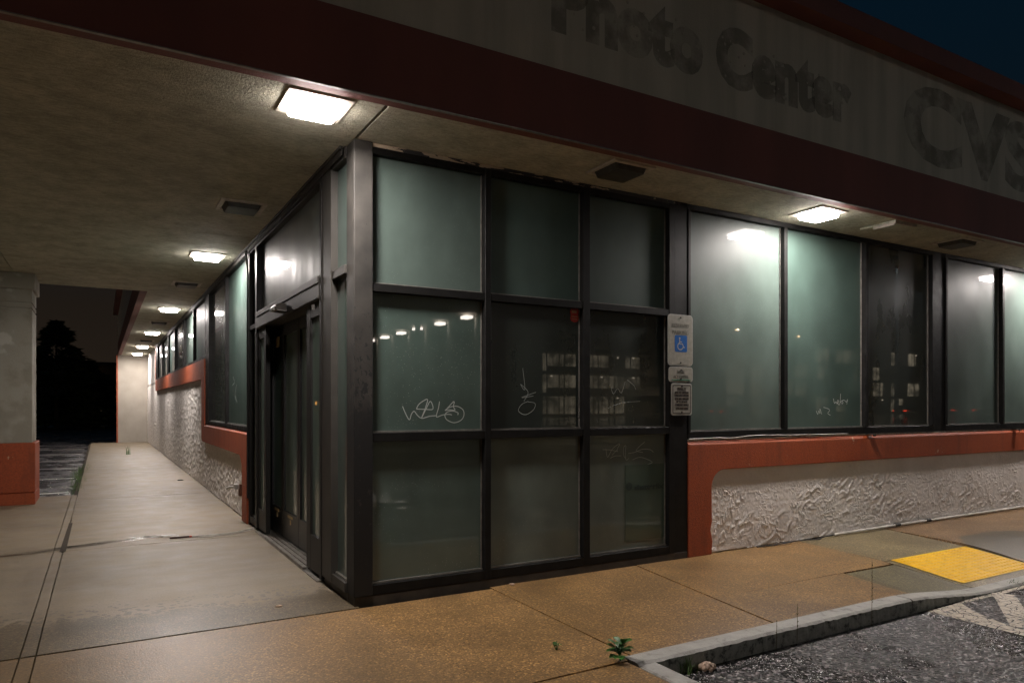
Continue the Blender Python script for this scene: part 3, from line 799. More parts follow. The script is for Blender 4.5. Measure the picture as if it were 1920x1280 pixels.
b.box(-.03, .06, 3.74, 3.785, .0, SB, .002)
sl2 = b.build('sidelight', M_doorf, B); pane_x(sl2, 3.362, 3.74, .10, 2.20, G_door); pane_x(sl2, 3.362, 3.74, 2.25, 3.07, G_dim)
# door hardware knobs
MB().box(-.075, -.056, .80, .83, 2.09, 2.13).build('door_stop', M_alu, hd); MB().box(-.05, -.03, 3.26, 3.29, 2.09, 2.13).build('door_stop', M_alu, hd)
# top rail running the length of the side
b = MB(); b.box(-.045, -.0365, .13, 19.3, 3.085, H - .004, .002); b.box(-.06, -.0455, .13, 19.3, 3.125, H - .004, .002); b.build('head_rail', M_alu, B)
# side windows
def bay_side(y0, y1, z0, glasses):
    b = MB(); F = .035
    b.box(-F + .003, .06, y0, y1, z0, z0 + .05, .002); b.box(-F + .003, .06, y0, y1, 3.08, SB, .002)
    n = len(glasses); w = (y1 - y0) / n
    for i in range(1, n): b.box(-F, .059, y0 + i * w - .025, y0 + i * w + .025, z0 + .05, 3.08, .002)
    b.box(-F, .059, y0, y0 + .05, z0 + .05, 3.08, .002); b.box(-F, .059, y1 - .05, y1, z0 + .05, 3.08, .002)
    o = b.build('side_window', M_frame, B)
    for i, gg in enumerate(glasses):
        pane_x(o, y0 + i * w + (.05 if i == 0 else .025), y0 + (i + 1) * w - (.05 if i == n - 1 else .025), z0 + .05, 3.08, gg, .012)
    return o
SW = bay_side(3.80, 7.23, 1.056, [G_green, G_dim])
b = MB(); b.box(-.034, .06, 7.232, 7.60, 1.056, SB, .003); b.build('window_post', M_frame, B)
bay_side(7.63, 11.05, 2.101, [G_green, G_milk])
bay_side(11.3, 14.9, 2.101, [G_dim, G_green]); bay_side(15.15, 18.8, 2.101, [G_milk, G_green])
for y in (11.052, 14.902, 18.802): MB().box(-.03, .06, y, y + .246 if y < 18 else 19.32, 2.101, SB, .003).build('window_post', M_frame, B)

# scratched tags on the panes ---------------------------------------------------
th = R(59.85); Fv = Vector((math.cos(th), math.sin(th), 0)); Rv = Vector((math.sin(th), -math.cos(th), 0)); CC = Vector((CX, CY, CZ))
def onY(px, py, y):
    d = Fv + Rv * ((px - 960) / 1327) + Vector((0, 0, 1)) * ((758.6 - py) / 1327)
    return CC + d * ((y - CY) / d.y)
def onX(px, py, x):
    d = Fv + Rv * ((px - 960) / 1327) + Vector((0, 0, 1)) * ((758.6 - py) / 1327)
    return CC + d * ((x - CX) / d.x)
def scratch(par, strokes, ox, oy, sc, w=.004, plane='y'):
    b = MB()
    for s in strokes:
        pts = [(onY if plane == 'y' else onX)(ox + x / sc, oy + y / sc, GY if plane == 'y' else .012) for x, y in s]
        ribbon(b, smoothpts(pts), w, plane)
    o = b.build('scratched_tag', M_scratch, par, recalc=False); return o
o = scratch(SF, [[(262, 440), (330, 600), (400, 710), (440, 600), (495, 540), (560, 620), (650, 680), (800, 640), (930, 628)],
             [(540, 495), (600, 390), (755, 300), (735, 430), (645, 665)], [(545, 495), (700, 500), (870, 495), (820, 340), (740, 480), (650, 660)],
             [(1003, 345), (980, 480), (945, 600), (950, 655), (1060, 615), (1180, 600), (1250, 612)],
             [(1110, 525), (1200, 460), (1350, 440), (1470, 510), (1490, 620), (1430, 720), (1290, 768), (1150, 710), (1110, 620), (1160, 555), (1270, 535), (1370, 570), (1365, 615)],
             [(1145, 495), (1290, 345), (1280, 450), (1310, 515), (1180, 510), (1120, 525)]], 730, 720, 10.667, .006)
scratch(SF, [[(90, 205), (220, 210), (345, 240)], [(145, 190), (175, 335), (260, 190), (380, 105), (340, 200), (350, 240)], [(220, 350), (300, 315), (410, 310)], [(250, 300), (345, 200)],
             [(490, 140), (480, 250), (490, 380), (540, 350)], [(485, 130), (450, 170), (450, 300), (490, 360)],
             [(530, 270), (640, 250), (770, 200), (900, 205), (960, 250)], [(660, 220), (720, 150), (810, 75)], [(660, 230), (780, 255)], [(600, 380), (700, 340), (800, 350), (940, 420), (830, 465)]], 1120, 820, 9.143, .004)
scratch(W1, [[(1000, 430), (1020, 540), (1040, 570), (1080, 520), (1100, 580), (1160, 520), (1130, 480), (1120, 560), (1190, 600), (1215, 290)],
             [(1190, 560), (1260, 490), (1290, 560), (1250, 580), (1280, 480), (1340, 490), (1390, 540), (1420, 450), (1400, 605)],
             [(485, 800), (530, 900), (560, 800), (600, 880), (595, 740), (650, 900)], [(700, 690), (850, 740), (880, 800), (830, 870), (910, 930)]], 1500, 720, 16, .005)
scratch(SF, [[(980, 690), (984, 730), (976, 720), (990, 735), (982, 752)], [(1005, 735), (978, 745), (1000, 742)], [(990, 752), (978, 758), (972, 770), (985, 777), (1000, 768), (1003, 756), (990, 753)]], 0, 0, 1, .003)
scratch(SF, [[(1145, 725), (1150, 738), (1158, 728), (1165, 736), (1172, 715)], [(1176, 712), (1188, 722), (1192, 730)], [(1140, 765), (1165, 755), (1200, 752)]], 0, 0, 1, .003)
scratch(SW, [[(437, 706), (440, 716), (436, 722)], [(444, 720), (441, 740), (445, 755)], [(415, 725), (415, 735)]], 0, 0, 1, .008, 'x')
# faded film logo, alarm sticker
b = MB(); p0 = onY(1172, 872, GY); p1 = onY(1248, 1010, GY)
b.box(p0.x, 2.806, GY - .0035, GY - .0005, p1.z + .02, p0.z); fl = b.build('window_film_patch', glass('film_patch', (.040, .068, .05), .4, .03, .3), SF)
text('film_lettering', 'shatterfix', .062, mat('film_ink', (.013, .026, .022), .5), SF, (onY(1216, 916, GY).x, GY - .0045, onY(1216, 916, GY).z), width=.33, bold=.003)
b = MB(); q = onY(1184, 911, GY); b.cyl((q.x - .03, GY - .004, q.z), (q.x - .03, GY - .005, q.z), .035, 20); b.build('film_emblem', MATS['film_ink'], SF)
q = onY(1077, 591, GY)
b = MB(); b.prism([(q.x + dx, GY - .002, q.z + dz) for dx, dz in ((-.035, .055), (.035, .055), (.042, .03), (.036, .004), (.042, -.03), (.03, -.048), (0, -.058), (-.03, -.048), (-.042, -.03), (-.036, .004), (-.042, .03))], (0, .0015, 0))
stk = b.build('alarm_sticker', M_red, SF)
b = MB(); b.box(q.x - .028, q.x + .018, GY - .0035, GY - .0022, q.z + .018, q.z + .036); b.box(q.x - .028, q.x + .03, GY - .0035, GY - .0022, q.z - .014, q.z - .008); b.box(q.x - .026, q.x + .026, GY - .0035, GY - .0022, q.z - .034, q.z - .028)
b.build('sticker_print', M_cream, SF)

# ================================================================ CEILING LIGHTS
def rrect(cx, cy, w, h, r, z, n=4):
    p = []
    for sx, sy, a0 in ((1, 1, 0), (-1, 1, 90), (-1, -1, 180), (1, -1, 270)):
        for i in range(n + 1):
            a = R(a0 + 90 * i / n); p.append((cx + sx * (w / 2 - r) + r * math.cos(a), cy + sy * (h / 2 - r) + r * math.sin(a), z))
    return p
def frame_mesh(x, y, w, h, t, z0, z1):
    b = MB()
    b.box(x - w / 2, x + w / 2, y - h / 2, y - h / 2 + t, z0, z1); b.box(x - w / 2, x + w / 2, y + h / 2 - t, y + h / 2, z0, z1)
    b.box(x - w / 2, x - w / 2 + t, y - h / 2 + t, y + h / 2 - t, z0, z1); b.box(x + w / 2 - t, x + w / 2, y - h / 2 + t, y + h / 2 - t, z0, z1)
    return b
def lit(x, y, label):
    r = root('ceiling_light', (x, y, H), label, 'ceiling light', 'lit square lights under the soffit')
    b = frame_mesh(x, y, .38, .36, .045, H - .012, H - .001); b.build('frame', M_lframe, r)
    b = MB()
    lo = rrect(x, y, .27, .25, .03, H - .052); hi = rrect(x, y, .29, .27, .03, H - .010)
    L = [b.b.verts.new(p) for p in lo]; U = [b.b.verts.new(p) for p in hi]; n = len(L)
    b.b.faces.new(L)
    b.b.faces.new(U[::-1])
    for i in range(n): b.b.faces.new((L[i], U[i], U[(i + 1) % n], L[(i + 1) % n]))
    b.build('diffuser', M_diff, r)
    l = bpy.data.lights.new('lamp_light', 'AREA'); l.shape = 'RECTANGLE'; l.size = .26; l.size_y = .24; l.energy = LAMP_W; l.color = (1, .915, .87)
    o = bpy.data.objects.new('lamp_light', l); C.objects.link(o); o.parent = r; o.location = (0, 0, -.056)
    return r
lit(-.38, -.44, 'glowing square ceiling light nearest the corner post, largest lit one')
sidelab = ['beyond the sliding door', 'second beyond the door, above the high windows', 'midway along the side walkway', 'second to last before the white end wall', 'last, close to the white end wall']
for y, l in zip((4.48, 9.95, 14.95, 19.75, 23.3), sidelab): lit(-.38, y, 'glowing square ceiling light over the side walkway, ' + l)
lit(4.31, -.41, 'glowing square ceiling light over the front windows beside the orange knee wall')
lit(9.25, -.41, 'glowing square ceiling light of the front soffit at the right picture edge')
def unlit(x, y, label, w=.36):
    r = root('unlit_ceiling_light', (x, y, H), label, 'ceiling light', 'dead square lights under the soffit')
    frame_mesh(x, y, w + .03, w, .035, H - .014, H - .001).build('frame', M_lframe, r)
    b = MB(); lo = rrect(x, y, w - .1, w - .1, .02, H - .05); hi = rrect(x, y, w - .06, w - .08, .02, H - .004)
    L = [b.b.verts.new(p) for p in lo]; U = [b.b.verts.new(p) for p in hi]; n = len(L); b.b.faces.new(L); b.b.faces.new(U[::-1])
    for i in range(n): b.b.faces.new((L[i], U[i], U[(i + 1) % n], L[(i + 1) % n]))
    b.build('diffuser', M_vent, r); return r
unlit(-.39, 2.05, 'dark unlit square fixture in the soffit above the sliding door')
unlit(-.39, 6.78, 'dark unlit square fixture between the first two lit ones past the door')
unlit(-.39, 12.45, 'dark unlit square fixture halfway down the side walkway soffit')
unlit(-.39, 17.4, 'small far unlit fixture near the end of the side walkway soffit')
unlit(1.94, -.44, 'dark unlit square fixture above the corner window panes')
unlit(6.67, -.41, 'dark unlit square fixture over the front bay right of the cover plate')
r = root('cover_plate', (5.36, -.44, H), 'pale hanging cover plate on the front soffit between lit and unlit fixtures', 'cover plate')
b = MB(); b.box(5.17, 5.55, -.62, -.26, H - .022, H - .001, .003); b.build('plate', M_soffit, r)
b = MB(); b.box(5.165, 5.182, -.62, -.40, H - .05, H - .023); b.box(5.165, 5.50, -.632, -.621, H - .034, H - .002); b.build('loose_edge', M_lframe, r)

# ================================================================ SIGNS
def plate(name, x0, x1, z0, z1, y, label, ink=None, rad=.035):
    r = root(name, ((x0 + x1) / 2, y, z0), label, 'sign', 'parking signs on the dark window post')
    cx, cz, w, h = (x0 + x1) / 2, (z0 + z1) / 2, x1 - x0, z1 - z0
    P = [(p[0], y, p[1]) for p in rrect(cx, cz, w, h, rad, 0)]
    MB().prism(P, (0, .003, 0)).build('plate', M_sigedge, r)
    P = [(p[0], y - .0012, p[1]) for p in rrect(cx, cz, w - .018, h - .018, rad * .8, 0)]
    MB().prism(P, (0, .001, 0)).build('face', M_sign, r)
    for zz in (z0 + .028, z1 - .028): MB().cyl((cx, y - .008, zz), (cx, y, zz), .007, 8).build('bolt', M_ink, r)
    if ink:
        o = rrect(cx, cz, w - .030, h - .030, rad * .75, 0); i_ = rrect(cx, cz, w - .044, h - .044, rad * .55, 0)
        b = MB(); n = len(o); A = [b.b.verts.new((p[0], y - .0020, p[1])) for p in o]; Q = [b.b.verts.new((p[0], y - .0020, p[1])) for p in i_]
        for k in range(n): b.b.faces.new((A[k], A[(k + 1) % n], Q[(k + 1) % n], Q[k]))
        b.build('border', ink, r)
    return r, cx, cz
ys = -.052
s1, cx, cz = plate('parking_sign', 2.775, 3.07, 1.70, 2.15, ys, 'tall pale sign with blue wheelchair symbol, topmost of the three on the post')
text('faded_word', 'RESERVED', .05, M_faded, s1, (cx, ys - .0022, 2.035), width=.20); text('faded_word', 'PARKING', .05, M_faded, s1, (cx, ys - .0022, 1.975), width=.19)
P = [(p[0], ys - .0022, p[1]) for p in rrect(cx + .005, 1.895, .145, .145, .014, 0)]
MB().prism(P, (0, .001, 0)).build('wheelchair_symbol', M_blue, s1)
b = MB(); k = .145 / 100; yb2 = ys - .0024
def sp(x, z): return (cx + .005 + (x - 50) * k, yb2, 1.895 + (50 - z) * k)
ribbon(b, [sp(*p) for p in ((39, 26), (39, 52), (62, 52), (72, 74), (80, 71))], .0105, 'y', .0006)
ribbon(b, [sp(*p) for p in ((39, 40), (57, 40))], .008, 'y', .0008)
ribbon(b, [sp(44 + 21 * math.cos(R(a)), 66 - 21 * math.sin(R(a))) for a in range(115, 352, 12)], .0095, 'y', .0010)
b.cyl(sp(39, 18), (sp(39, 18)[0], yb2 - .001, sp(39, 18)[2]), .009, 14)
b.build('wheelchair_figure', M_sigedge, s1)
s2, cx, cz = plate('van_sign', 2.785, 3.07, 1.558, 1.692, ys, 'small pale sign with faded VAN ACCESSIBLE and green lower edge', rad=.028)
text('sign_text', 'VAN', .05, M_faded, s2, (cx, ys - .0022, 1.632), width=.085); text('sign_text', 'ACCESSIBLE', .04, M_faded, s2, (cx, ys - .0022, 1.592), width=.18)
b = MB(); b.box(cx - .105, cx + .115, ys - .0035, ys - .0022, 1.571, 1.579); b.build('green_edge', M_sgreen, s2)
s3, cx, cz = plate('penalty_sign', 2.815, 3.06, 1.265, 1.548, ys, 'white penalty sign with black border and lines of text, lowest of three', M_ink, rad=.024)
for body, zz, sz, wd in (('PENALTY', 1.487, .034, .105), ('$250 1ST OFFENSE', 1.457, .024, .165), ('SUBSEQUENT OFFENSES', 1.433, .024, .17), ('$250 MIN. AND/OR', 1.401, .026, .165), ('UP TO 90 DAYS', 1.376, .024, .13), ('COMMUNITY SERVICE', 1.350, .024, .165), ('TOW-AWAY ZONE', 1.316, .026, .145)):
    text('sign_text', body, sz, M_ink, s3, (cx, ys - .0022, zz), width=wd, bold=.0006)
b = MB()
for zz, wd in ((1.482, .052), (1.424, .088), (1.342, .095)): b.box(cx - wd, cx + wd, ys - .0036, ys - .0022, zz - .002, zz)
b.build('rule', M_ink, s3)

# ================================================================ SMALL THINGS
# tactile paving pad
r = root('tactile_pad', (5.1, -1.3, -.03), 'bright yellow tactile paving pad with raised domes on the kerb ramp', 'tactile paving')
b = MB(); nx, ny = 22, 11; x0, x1, y0, y1 = 4.50, 5.70, -1.60, -.99
V = [[b.b.verts.new((x0 + (x1 - x0) * i / nx, y0 + (y1 - y0) * j / ny, zramp(x0 + (x1 - x0) * i / nx, y0 + (y1 - y0) * j / ny) + .005)) for i in range(nx + 1)] for j in range(ny + 1)]
for j in range(ny):
    for i in range(nx): b.b.faces.new((V[j][i], V[j][i + 1], V[j + 1][i + 1], V[j + 1][i]))
for i in range(24):
    for j in range(12):
        x = x0 + .03 + (x1 - x0 - .06) * i / 23; y = y0 + .03 + (y1 - y0 - .06) * j / 11; z = zramp(x, y) + .005
        b.cyl((x, y, z), (x, y, z + .006), .0145, 8, .009)
b.build('pad', M_yellow, r)
# hose bib on the side wall
r = root('wall_faucet', (-.07, 4.02, .35), 'small chrome wall faucet with lever on the orange band by the door', 'faucet')
b = MB(); b.box(-.10, -.071, 3.97, 4.05, .30, .44, .004); b.build('wall_plate', mat('faucet_plate', (.10, .04, .02), .5, vary=(20, .3)), r)
b = MB(); b.box(-.155, -.10, 3.96, 4.04, .385, .445, .008); b.build('valve_body', M_chrome, r)
b = MB(); b.tube([(-.13, 4.03, .41), (-.17, 4.14, .395), (-.19, 4.26, .37)], .016, 10); b.build('spout', M_chrome, r)
b = MB(); b.tube([(-.02, 3.83, 3.14), (-.06, 3.80, 3.09), (-.05, 3.775, 3.0), (-.042, 3.765, 2.85), (-.045, 3.765, 2.0), (-.042, 3.768, 1.0), (-.042, 3.766, .3)], .011, 8)
tag(b.build('door_cable', M_cord), 'thin dark cable running down the frame left of the sliding door', 'cable')
# conduit along wall foot
r = root('conduit', (7, -.05, .03), 'pale conduit pipe lying along the foot of the stucco wall', 'pipe')
b = MB(); b.tube([(5.05, -.045, .02), (6.2, -.05, .028), (7.5, -.045, .028), (9, -.05, .03), (15, -.05, .03)], .014, 8); b.build('pipe', M_pvc, r)
b = MB()
for x in (6.15, 6.75): b.tube([(x - .04, -.05, .03), (x + .04, -.05, .03)], .021, 10)
b.build('coupling', M_alu, r)
b = MB(); b.tube(smoothpts([(3.9, -.05, .012), (4.2, -.07, .012), (4.5, -.05, .014), (4.75, -.09, .012), (4.85, -.06, .016), (5.05, -.045, .02)]), .007, 6)
tag(b.build('cable', M_cord), 'thin black cable trailing along the foot of the stucco wall', 'cable')
b = MB(); b.tube(smoothpts([(3.05, -.028, 1.052), (3.4, -.034, 1.056), (3.6, -.03, 1.05), (3.9, -.036, 1.068), (4.4, -.03, 1.06), (5.3, -.036, 1.055)]), .0045, 6)
tag(b.build('sill_wire', M_pvc), 'thin white wire lying loosely along the orange window ledge', 'wire')
for x, l in ((5.62, 'small metal clip on the ledge below the third front window'), (8.7, 'small metal clip on the ledge at the right picture edge')):
    b = MB(); b.box(x, x + .09, -.075, -.02, 1.040, 1.046, .001); b.box(x + .06, x + .09, -.085, -.07, 1.02, 1.045, .001)
    tag(b.build('metal_clip', M_alu), l, 'clip', 'metal clips on the ledge')
# strings on the walk
b = MB(); b.tube(smoothpts([(-.02, 3.50, .006), (-.25, 3.30, .005), (-.5, 3.25, .006), (-.75, 3.30, .005), (-.95, 3.42, .006), (-1.1, 3.52, .005)]), .006, 6)
tag(b.build('string', M_pvc), 'thin pale string lying across the walk from the door', 'string')
b = MB(); b.tube(smoothpts([(-.02, 3.40, .006), (-.3, 3.22, .005), (-.62, 3.20, .005)]), .005, 6)
tag(b.build('string', M_pvc), 'shorter thin string beside the long one near the door', 'string')
b = MB(); b.box(-.88, -.70, 3.24, 3.262, .002, .018, .003); st = b.build('marker_pen', mat('dark_pen', (.05, .02, .015), .5)); tag(st, 'dark thin stick with red tip lying on the walk', 'stick')
b = MB(); b.box(-.70, -.675, 3.241, 3.261, .002, .017, .003); b.build('tip', M_red, st)
b = MB(); random.seed(3)
for k in range(26):
    x = -1.12 + .30 * random.random(); y = 3.42 + .10 * random.random() - (x + 1.12) * .25; s = .012 + .02 * random.random()
    b.box(x, x + s * 1.8, y, y + s * .6, .001, .003 + .004 * random.random())
tag(b.build('foil_scraps', mat('pale_foil', (.92, .90, .88), .2)), 'bright flattened plastic scrap on the walk beside the strings', 'litter')
# water trail
b = MB(); b.face([(-2.9, 2.95, .0015), (-2.0, 3.10, .0015), (-1.3, 3.32, .0015), (-.95, 3.50, .0015), (-1.0, 3.56, .0015), (-1.45, 3.44, .0015), (-2.0, 3.25, .0015), (-2.9, 3.10, .0015)])
def wetf(m, t, b_, c, prev):
    b_.inputs['Base Color'].default_value = (.035, .028, .02, 1); b_.inputs['Roughness'].default_value = .25
    t.links.new(ramp(t, noisen(t, c, 1, 6, vec=mapping(t, c, (2.5, 16, 1))), [(.42, (.05,) * 3), (.6, (.8,) * 3)]), b_.inputs['Alpha'])
struct(b.build('water_trail', mat('wet_film', (.03, .03, .02), build=wetf), recalc=False))
b = MB(); b.face([(-1.815, 3.06, .002), (-1.765, 3.06, .002), (-1.765, 4.9, .002), (-1.80, 4.9, .002)])
struct(b.build('dirty_joint', M_gap, recalc=False))
# litter bits
random.seed(11)
for i, (x, y, l) in enumerate(((1.20, -.07, 'tiny white scrap at the foot of the corner window'), (-.25, 9.3, 'small dark leaf on the walk by the side wall'), (-.45, .22, 'tiny pale crumb on the front pavement'))):
    b = MB(); bb = bmesh.new(); bmesh.ops.create_icosphere(bb, subdivisions=2, radius=.016 if i != 1 else .03)
    for v in bb.verts: v.co *= 1 + .4 * noise.noise(v.co * 60 + Vector((i, 0, 0))); v.co.z *= .45
    b.merge(bb, Matrix.Translation((x, y, .006)) @ Matrix.Diagonal((1.6, 1, 1, 1)))
    tag(b.build('litter', M_stone if i != 1 else M_cord, smooth=True), l, 'litter')
b = MB()
for k in range(16):
    bb = bmesh.new(); bmesh.ops.create_icosphere(bb, subdivisions=2, radius=.014 + .006 * random.random())
    a = k * 2.4; rr_ = .034 * math.sqrt(k / 16)
    b.merge(bb, Matrix.Translation((1.40 + rr_ * math.cos(a) * 1.3, -1.86 + rr_ * math.sin(a), -.088 + .018 * (1 - k / 16))))
tag(b.build('stone_clump', M_stone, smooth=True), 'pale lumpy stone in the gutter beside the kerb corner', 'stone')
# plants -------------------------------------------------------------
def leafmesh(b, base, d, up, L, w):
    d = d.normalized(); s = d.cross(Vector((0, 0, 1))).normalized()
    prof = [(0, .02), (.15, .35), (.35, .85), (.55, 1), (.75, .8), (.9, .42), (1, .02)]
    rows_ = []
    for t, ww in prof:
        c = base + d * L * t + Vector((0, 0, 1)) * (up * L * t - .45 * L * t * t)
        rows_.append([b.b.verts.new(c + s * w * ww / 2 + Vector((0, 0, .12 * w * ww))), b.b.verts.new(c), b.b.verts.new(c - s * w * ww / 2 + Vector((0, 0, .12 * w * ww)))])
    for a, c in zip(rows_, rows_[1:]):
        b.b.faces.new((a[0], a[1], c[1], c[0])); b.b.faces.new((a[1], a[2], c[2], c[1]))
def weed(x, y, z, label, n, L, h, seed):
    random.seed(seed); r = root('weed', (x, y, z), label, 'weed')
    b = MB(); tips = []
    for k in range(3):
        a = random.random() * 6.3; tp = Vector((x + .02 * math.cos(a), y + .02 * math.sin(a), z + h * (.6 + .4 * random.random())))
        b.tube([(x, y, z), ((x + tp.x) / 2, (y + tp.y) / 2, z + h * .4), tp], .003, 6, .0015); tips.append(tp)
    b.build('stem', M_leaf, r)
    b = MB()
    for k in range(n):
        a = k * 2.4 + random.random() * .5; tp = random.choice(tips); f = random.random()
        base = Vector((x, y, z)).lerp(tp, .25 + .75 * f)
        leafmesh(b, base, Vector((math.cos(a), math.sin(a), 0)), .5 + .7 * f, L * (.6 + .4 * random.random()), L * .55)
    b.build('leaves', M_leaf, r, smooth=True); return r
weed(.90, -1.73, 0, 'broad leaved green weed growing at the kerb corner', 24, .085, .12, 4)
weed(.70, -1.42, 0, 'tiny weed sprout in the pavement joint near the kerb corner', 4, .035, .05, 9)
def tuft(name, x, y, z, label, n, h, spread, m, seed, group=None, sx=1, sy=1, base=.02):
    random.seed(seed); b = MB()
    for k in range(n):
        bx = x + random.gauss(0, base) * sx; by = y + random.gauss(0, base) * sy; a = random.random() * 6.3; hh = h * (.5 + .6 * random.random()); sp_ = spread * random.random()
        w = .0022 + .002 * random.random(); s = Vector((-math.sin(a), math.cos(a), 0)) * w
        P0 = Vector((bx, by, z)); P1 = P0 + Vector((math.cos(a) * sp_ * .35, math.sin(a) * sp_ * .35, hh * .6)); P2 = P0 + Vector((math.cos(a) * sp_, math.sin(a) * sp_, hh))
        v = [b.b.verts.new(q) for q in (P0 - s, P0 + s, P1 + s * .8, P1 - s * .8)]; b.b.faces.new(v); tp = b.b.verts.new(P2); b.b.faces.new((v[3], v[2], tp))
    o = b.build(name, m, recalc=False); tag(o, label, 'grass', group); return o
tuft('grass_tuft', 1.28, -1.83, -.10, 'small grass tuft growing from the kerb face near the pale stone', 36, .09, .05, M_grass, 1)
tuft('grass_tuft', 4.95, -1.77, -.11, 'short grass tuft at the gutter in front of the yellow pad', 34, .05, .05, M_grass, 2, sx=2)
tuft('grass_tuft', -.85, 17.3, 0, 'green grass sprig growing in the walkway joint far down the side walk', 26, .24, .10, M_leaf, 5, base=.03)
for k in range(5): tuft('grass_tuft', -1.84, 9.2 + k * 1.0, -.10, 'green weeds along the walkway edge by the parking lot, strip left of the pale slab', 70, .17, .13, M_grass, 20 + k, 'weeds along the walkway edge', 1.2, 8, .05)
for x, y, h, l in ((2.0, -1.83, .17, 'short dry stalk rising from the gutter, leftmost of three'), (2.20, -1.82, .24, 'bent dry stalk rising from the gutter, middle of three'), (2.92, -1.84, .42, 'tallest dry seed stalk rising from the gutter')):
    b = MB(); b.tube([(x, y, -.10), (x + .004, y, -.10 + h * .5), (x + .012, y + .005, -.10 + h)], .0022, 5, .001)
    for q in range(int(h * 40)):
        zz = -.10 + h * (.35 + .62 * random.random()); b.cyl((x + .006, y, zz), (x + .006 + random.uniform(-.008, .008), y + random.uniform(-.006, .006), zz + .010), .0022, 4, .001)
    tag(b.build('dry_stalk', M_dry), l, 'stalk')

# ================================================================ BEYOND: trees, far houses
def conifer(x, y, h, rad, label, seed, zb=-.10):
    random.seed(seed); r = root('conifer_tree', (x, y, zb), label, 'tree', 'dark trees beyond the parking lot')
    b = MB(); b.cyl((x, y, zb), (x, y, zb + h * .95), h * .022, 8, .02); b.build('trunk', M_bark, r)
    b = MB()
    for k in range(5200):
        t = random.random() ** .8; z = zb + .4 + (h - .4) * t
        R0 = rad * (1 - t) ** .8 * (.78 + .25 * math.sin(z * 5.5 + seed) + .15 * math.sin(z * 13))
        a = random.random() * 6.283; lobe = .82 + .25 * math.sin(a * 5 + z * 2.1 + seed)
        rr_ = R0 * lobe * (.35 + .65 * random.random() ** .4)
        c = Vector((x + rr_ * math.cos(a), y + rr_ * math.sin(a), z - rr_ * .18)); s = .12 + .18 * random.random()
        d = Vector((math.cos(a), math.sin(a), random.uniform(-.5, .3))).normalized(); u = d.cross(Vector((random.random(), random.random(), random.random()))).normalized()
        b.face([c - d * s * .6, c + u * s * .35, c + d * s * 1.6, c - u * s * .35])
    b.build('crown', M_tree, r, recalc=False); return r
conifer(-3.8, 46, 6.5, 4.3, 'tallest dark conifer beyond the dim parking lot, left of the opening', 1)
conifer(-7.0, 50, 6.6, 4.4, 'dark conifer partly hidden behind the column', 2)
conifer(-2.2, 49, 4.3, 4.0, 'lower dark tree right of the tallest conifer', 3)
conifer(.3, 50, 3.6, 3.6, 'low dark tree just left of the white end wall', 4)
r = root('distant_house', (-3.0, 75, -.10), 'unlit far house with one small lit yellow window', 'house')
b = MB(); b.box(-9, 3, 75, 83, -.10, 5.2); b.build('wall', mat('house_siding', (.08, .07, .055), .9), r)
b = MB(); b.prism([(-9.4, 74.6, 5.2), (3.4, 74.6, 5.2), (3.4, 83.4, 5.2), (-9.4, 83.4, 5.2)], (0, 0, .3)); b.build('roof', M_roof, r)
def onYf(px, py, y): return onY(px, py, y)
q = onY(176, 705, 73.9)
b = MB(); b.box(q.x - .5, q.x + .5, 73.9, 73.96, q.z - .12, q.z + .13); b.box(q.x - .5, q.x - .38, 73.9, 73.96, q.z - .35, q.z - .12)
b.build('lit_sign_window', mat('amber_window', (.1, .08, .03), .5, emit=((1, .50, .10), .55)), r)
q = onY(176, 768, 73.9)
b = MB(); b.box(q.x - .5, q.x - .02, 73.9, 73.96, q.z - .25, q.z + .2); b.box(q.x + .08, q.x + .7, 73.9, 73.96, q.z - .2, q.z + .3)
b.build('dim_window', mat('dim_window', (.05, .05, .03), .5, emit=((.9, .7, .4), .05)), r)

# ---- across the street, seen mirrored in the panes
def motel(x0, x1, y, z0, floors, fh, unit, label, litp, seed, depth=9):
    random.seed(seed); r = root('motel_building', ((x0 + x1) / 2, y, -.10), label, 'building', 'motels across the street')
    b = MB(); b.box(x0, x1, y - depth, y - 1.4, z0, z0 + floors * fh + .5); b.build('wall', M_bwall, r)
    b = MB()
    for f in range(floors + 1): b.box(x0 - .2, x1 + .2, y - 1.4, y, z0 + f * fh - .12 - .0, z0 + f * fh + .12)
    for f in range(1, floors): b.box(x0, x1, y - .08, y, z0 + f * fh + .12, z0 + f * fh + .85) if seed % 2 else None
    b.build('balcony_slabs', M_slab, r)
    b = MB(); lw_ = MB(); wl = MB(); n = int((x1 - x0) / unit)
    for f in range(floors):
        for i in range(n + 1):
            xx = x0 + i * unit; b.box(xx - .07, xx + .07, y - .12, y - .02, z0 + f * fh + .12, z0 + (f + 1) * fh - .12)
            if i < n and random.random() < litp:
                w = unit * (random.uniform(.35, .9) if litp < .6 else .92); a = xx + .2
                lw_.box(a, a + w, y - 1.38, y - 1.34, z0 + f * fh + .3, z0 + (f + 1) * fh - .2)  # glowing panel in place of a lamplit wall and its window
            if i < n and random.random() < litp * .5: wl.box(xx + unit * .5, xx + unit * .5 + .22, y - 1.3, y - 1.15, z0 + (f + 1) * fh - .45, z0 + (f + 1) * fh - .30)
    b.build('balcony_posts', M_slab, r); lw_.build('wall_window_glows', M_lit, r); wl.build('wall_lamps', M_litw, r)
    b = MB(); b.box(x0 - .3, x1 + .3, y - depth - .3, y + .1, z0 + floors * fh + .121, z0 + floors * fh + .5); b.build('roof', M_roof, r)
motel(47, 66, -70, -.10, 3, 2.75, 2.7, 'three storey motel with lit balconies mirrored in the corner panes', .8, 3)
motel(80, 132, -70, -.10, 4, 2.75, 5.2, 'long four storey motel with scattered lit balconies mirrored in the front bay', .55, 4)
r = root('covered_walkway', (14, -40, -.10), 'row of bright lamps under a covered walkway mirrored in the first pane', 'canopy')
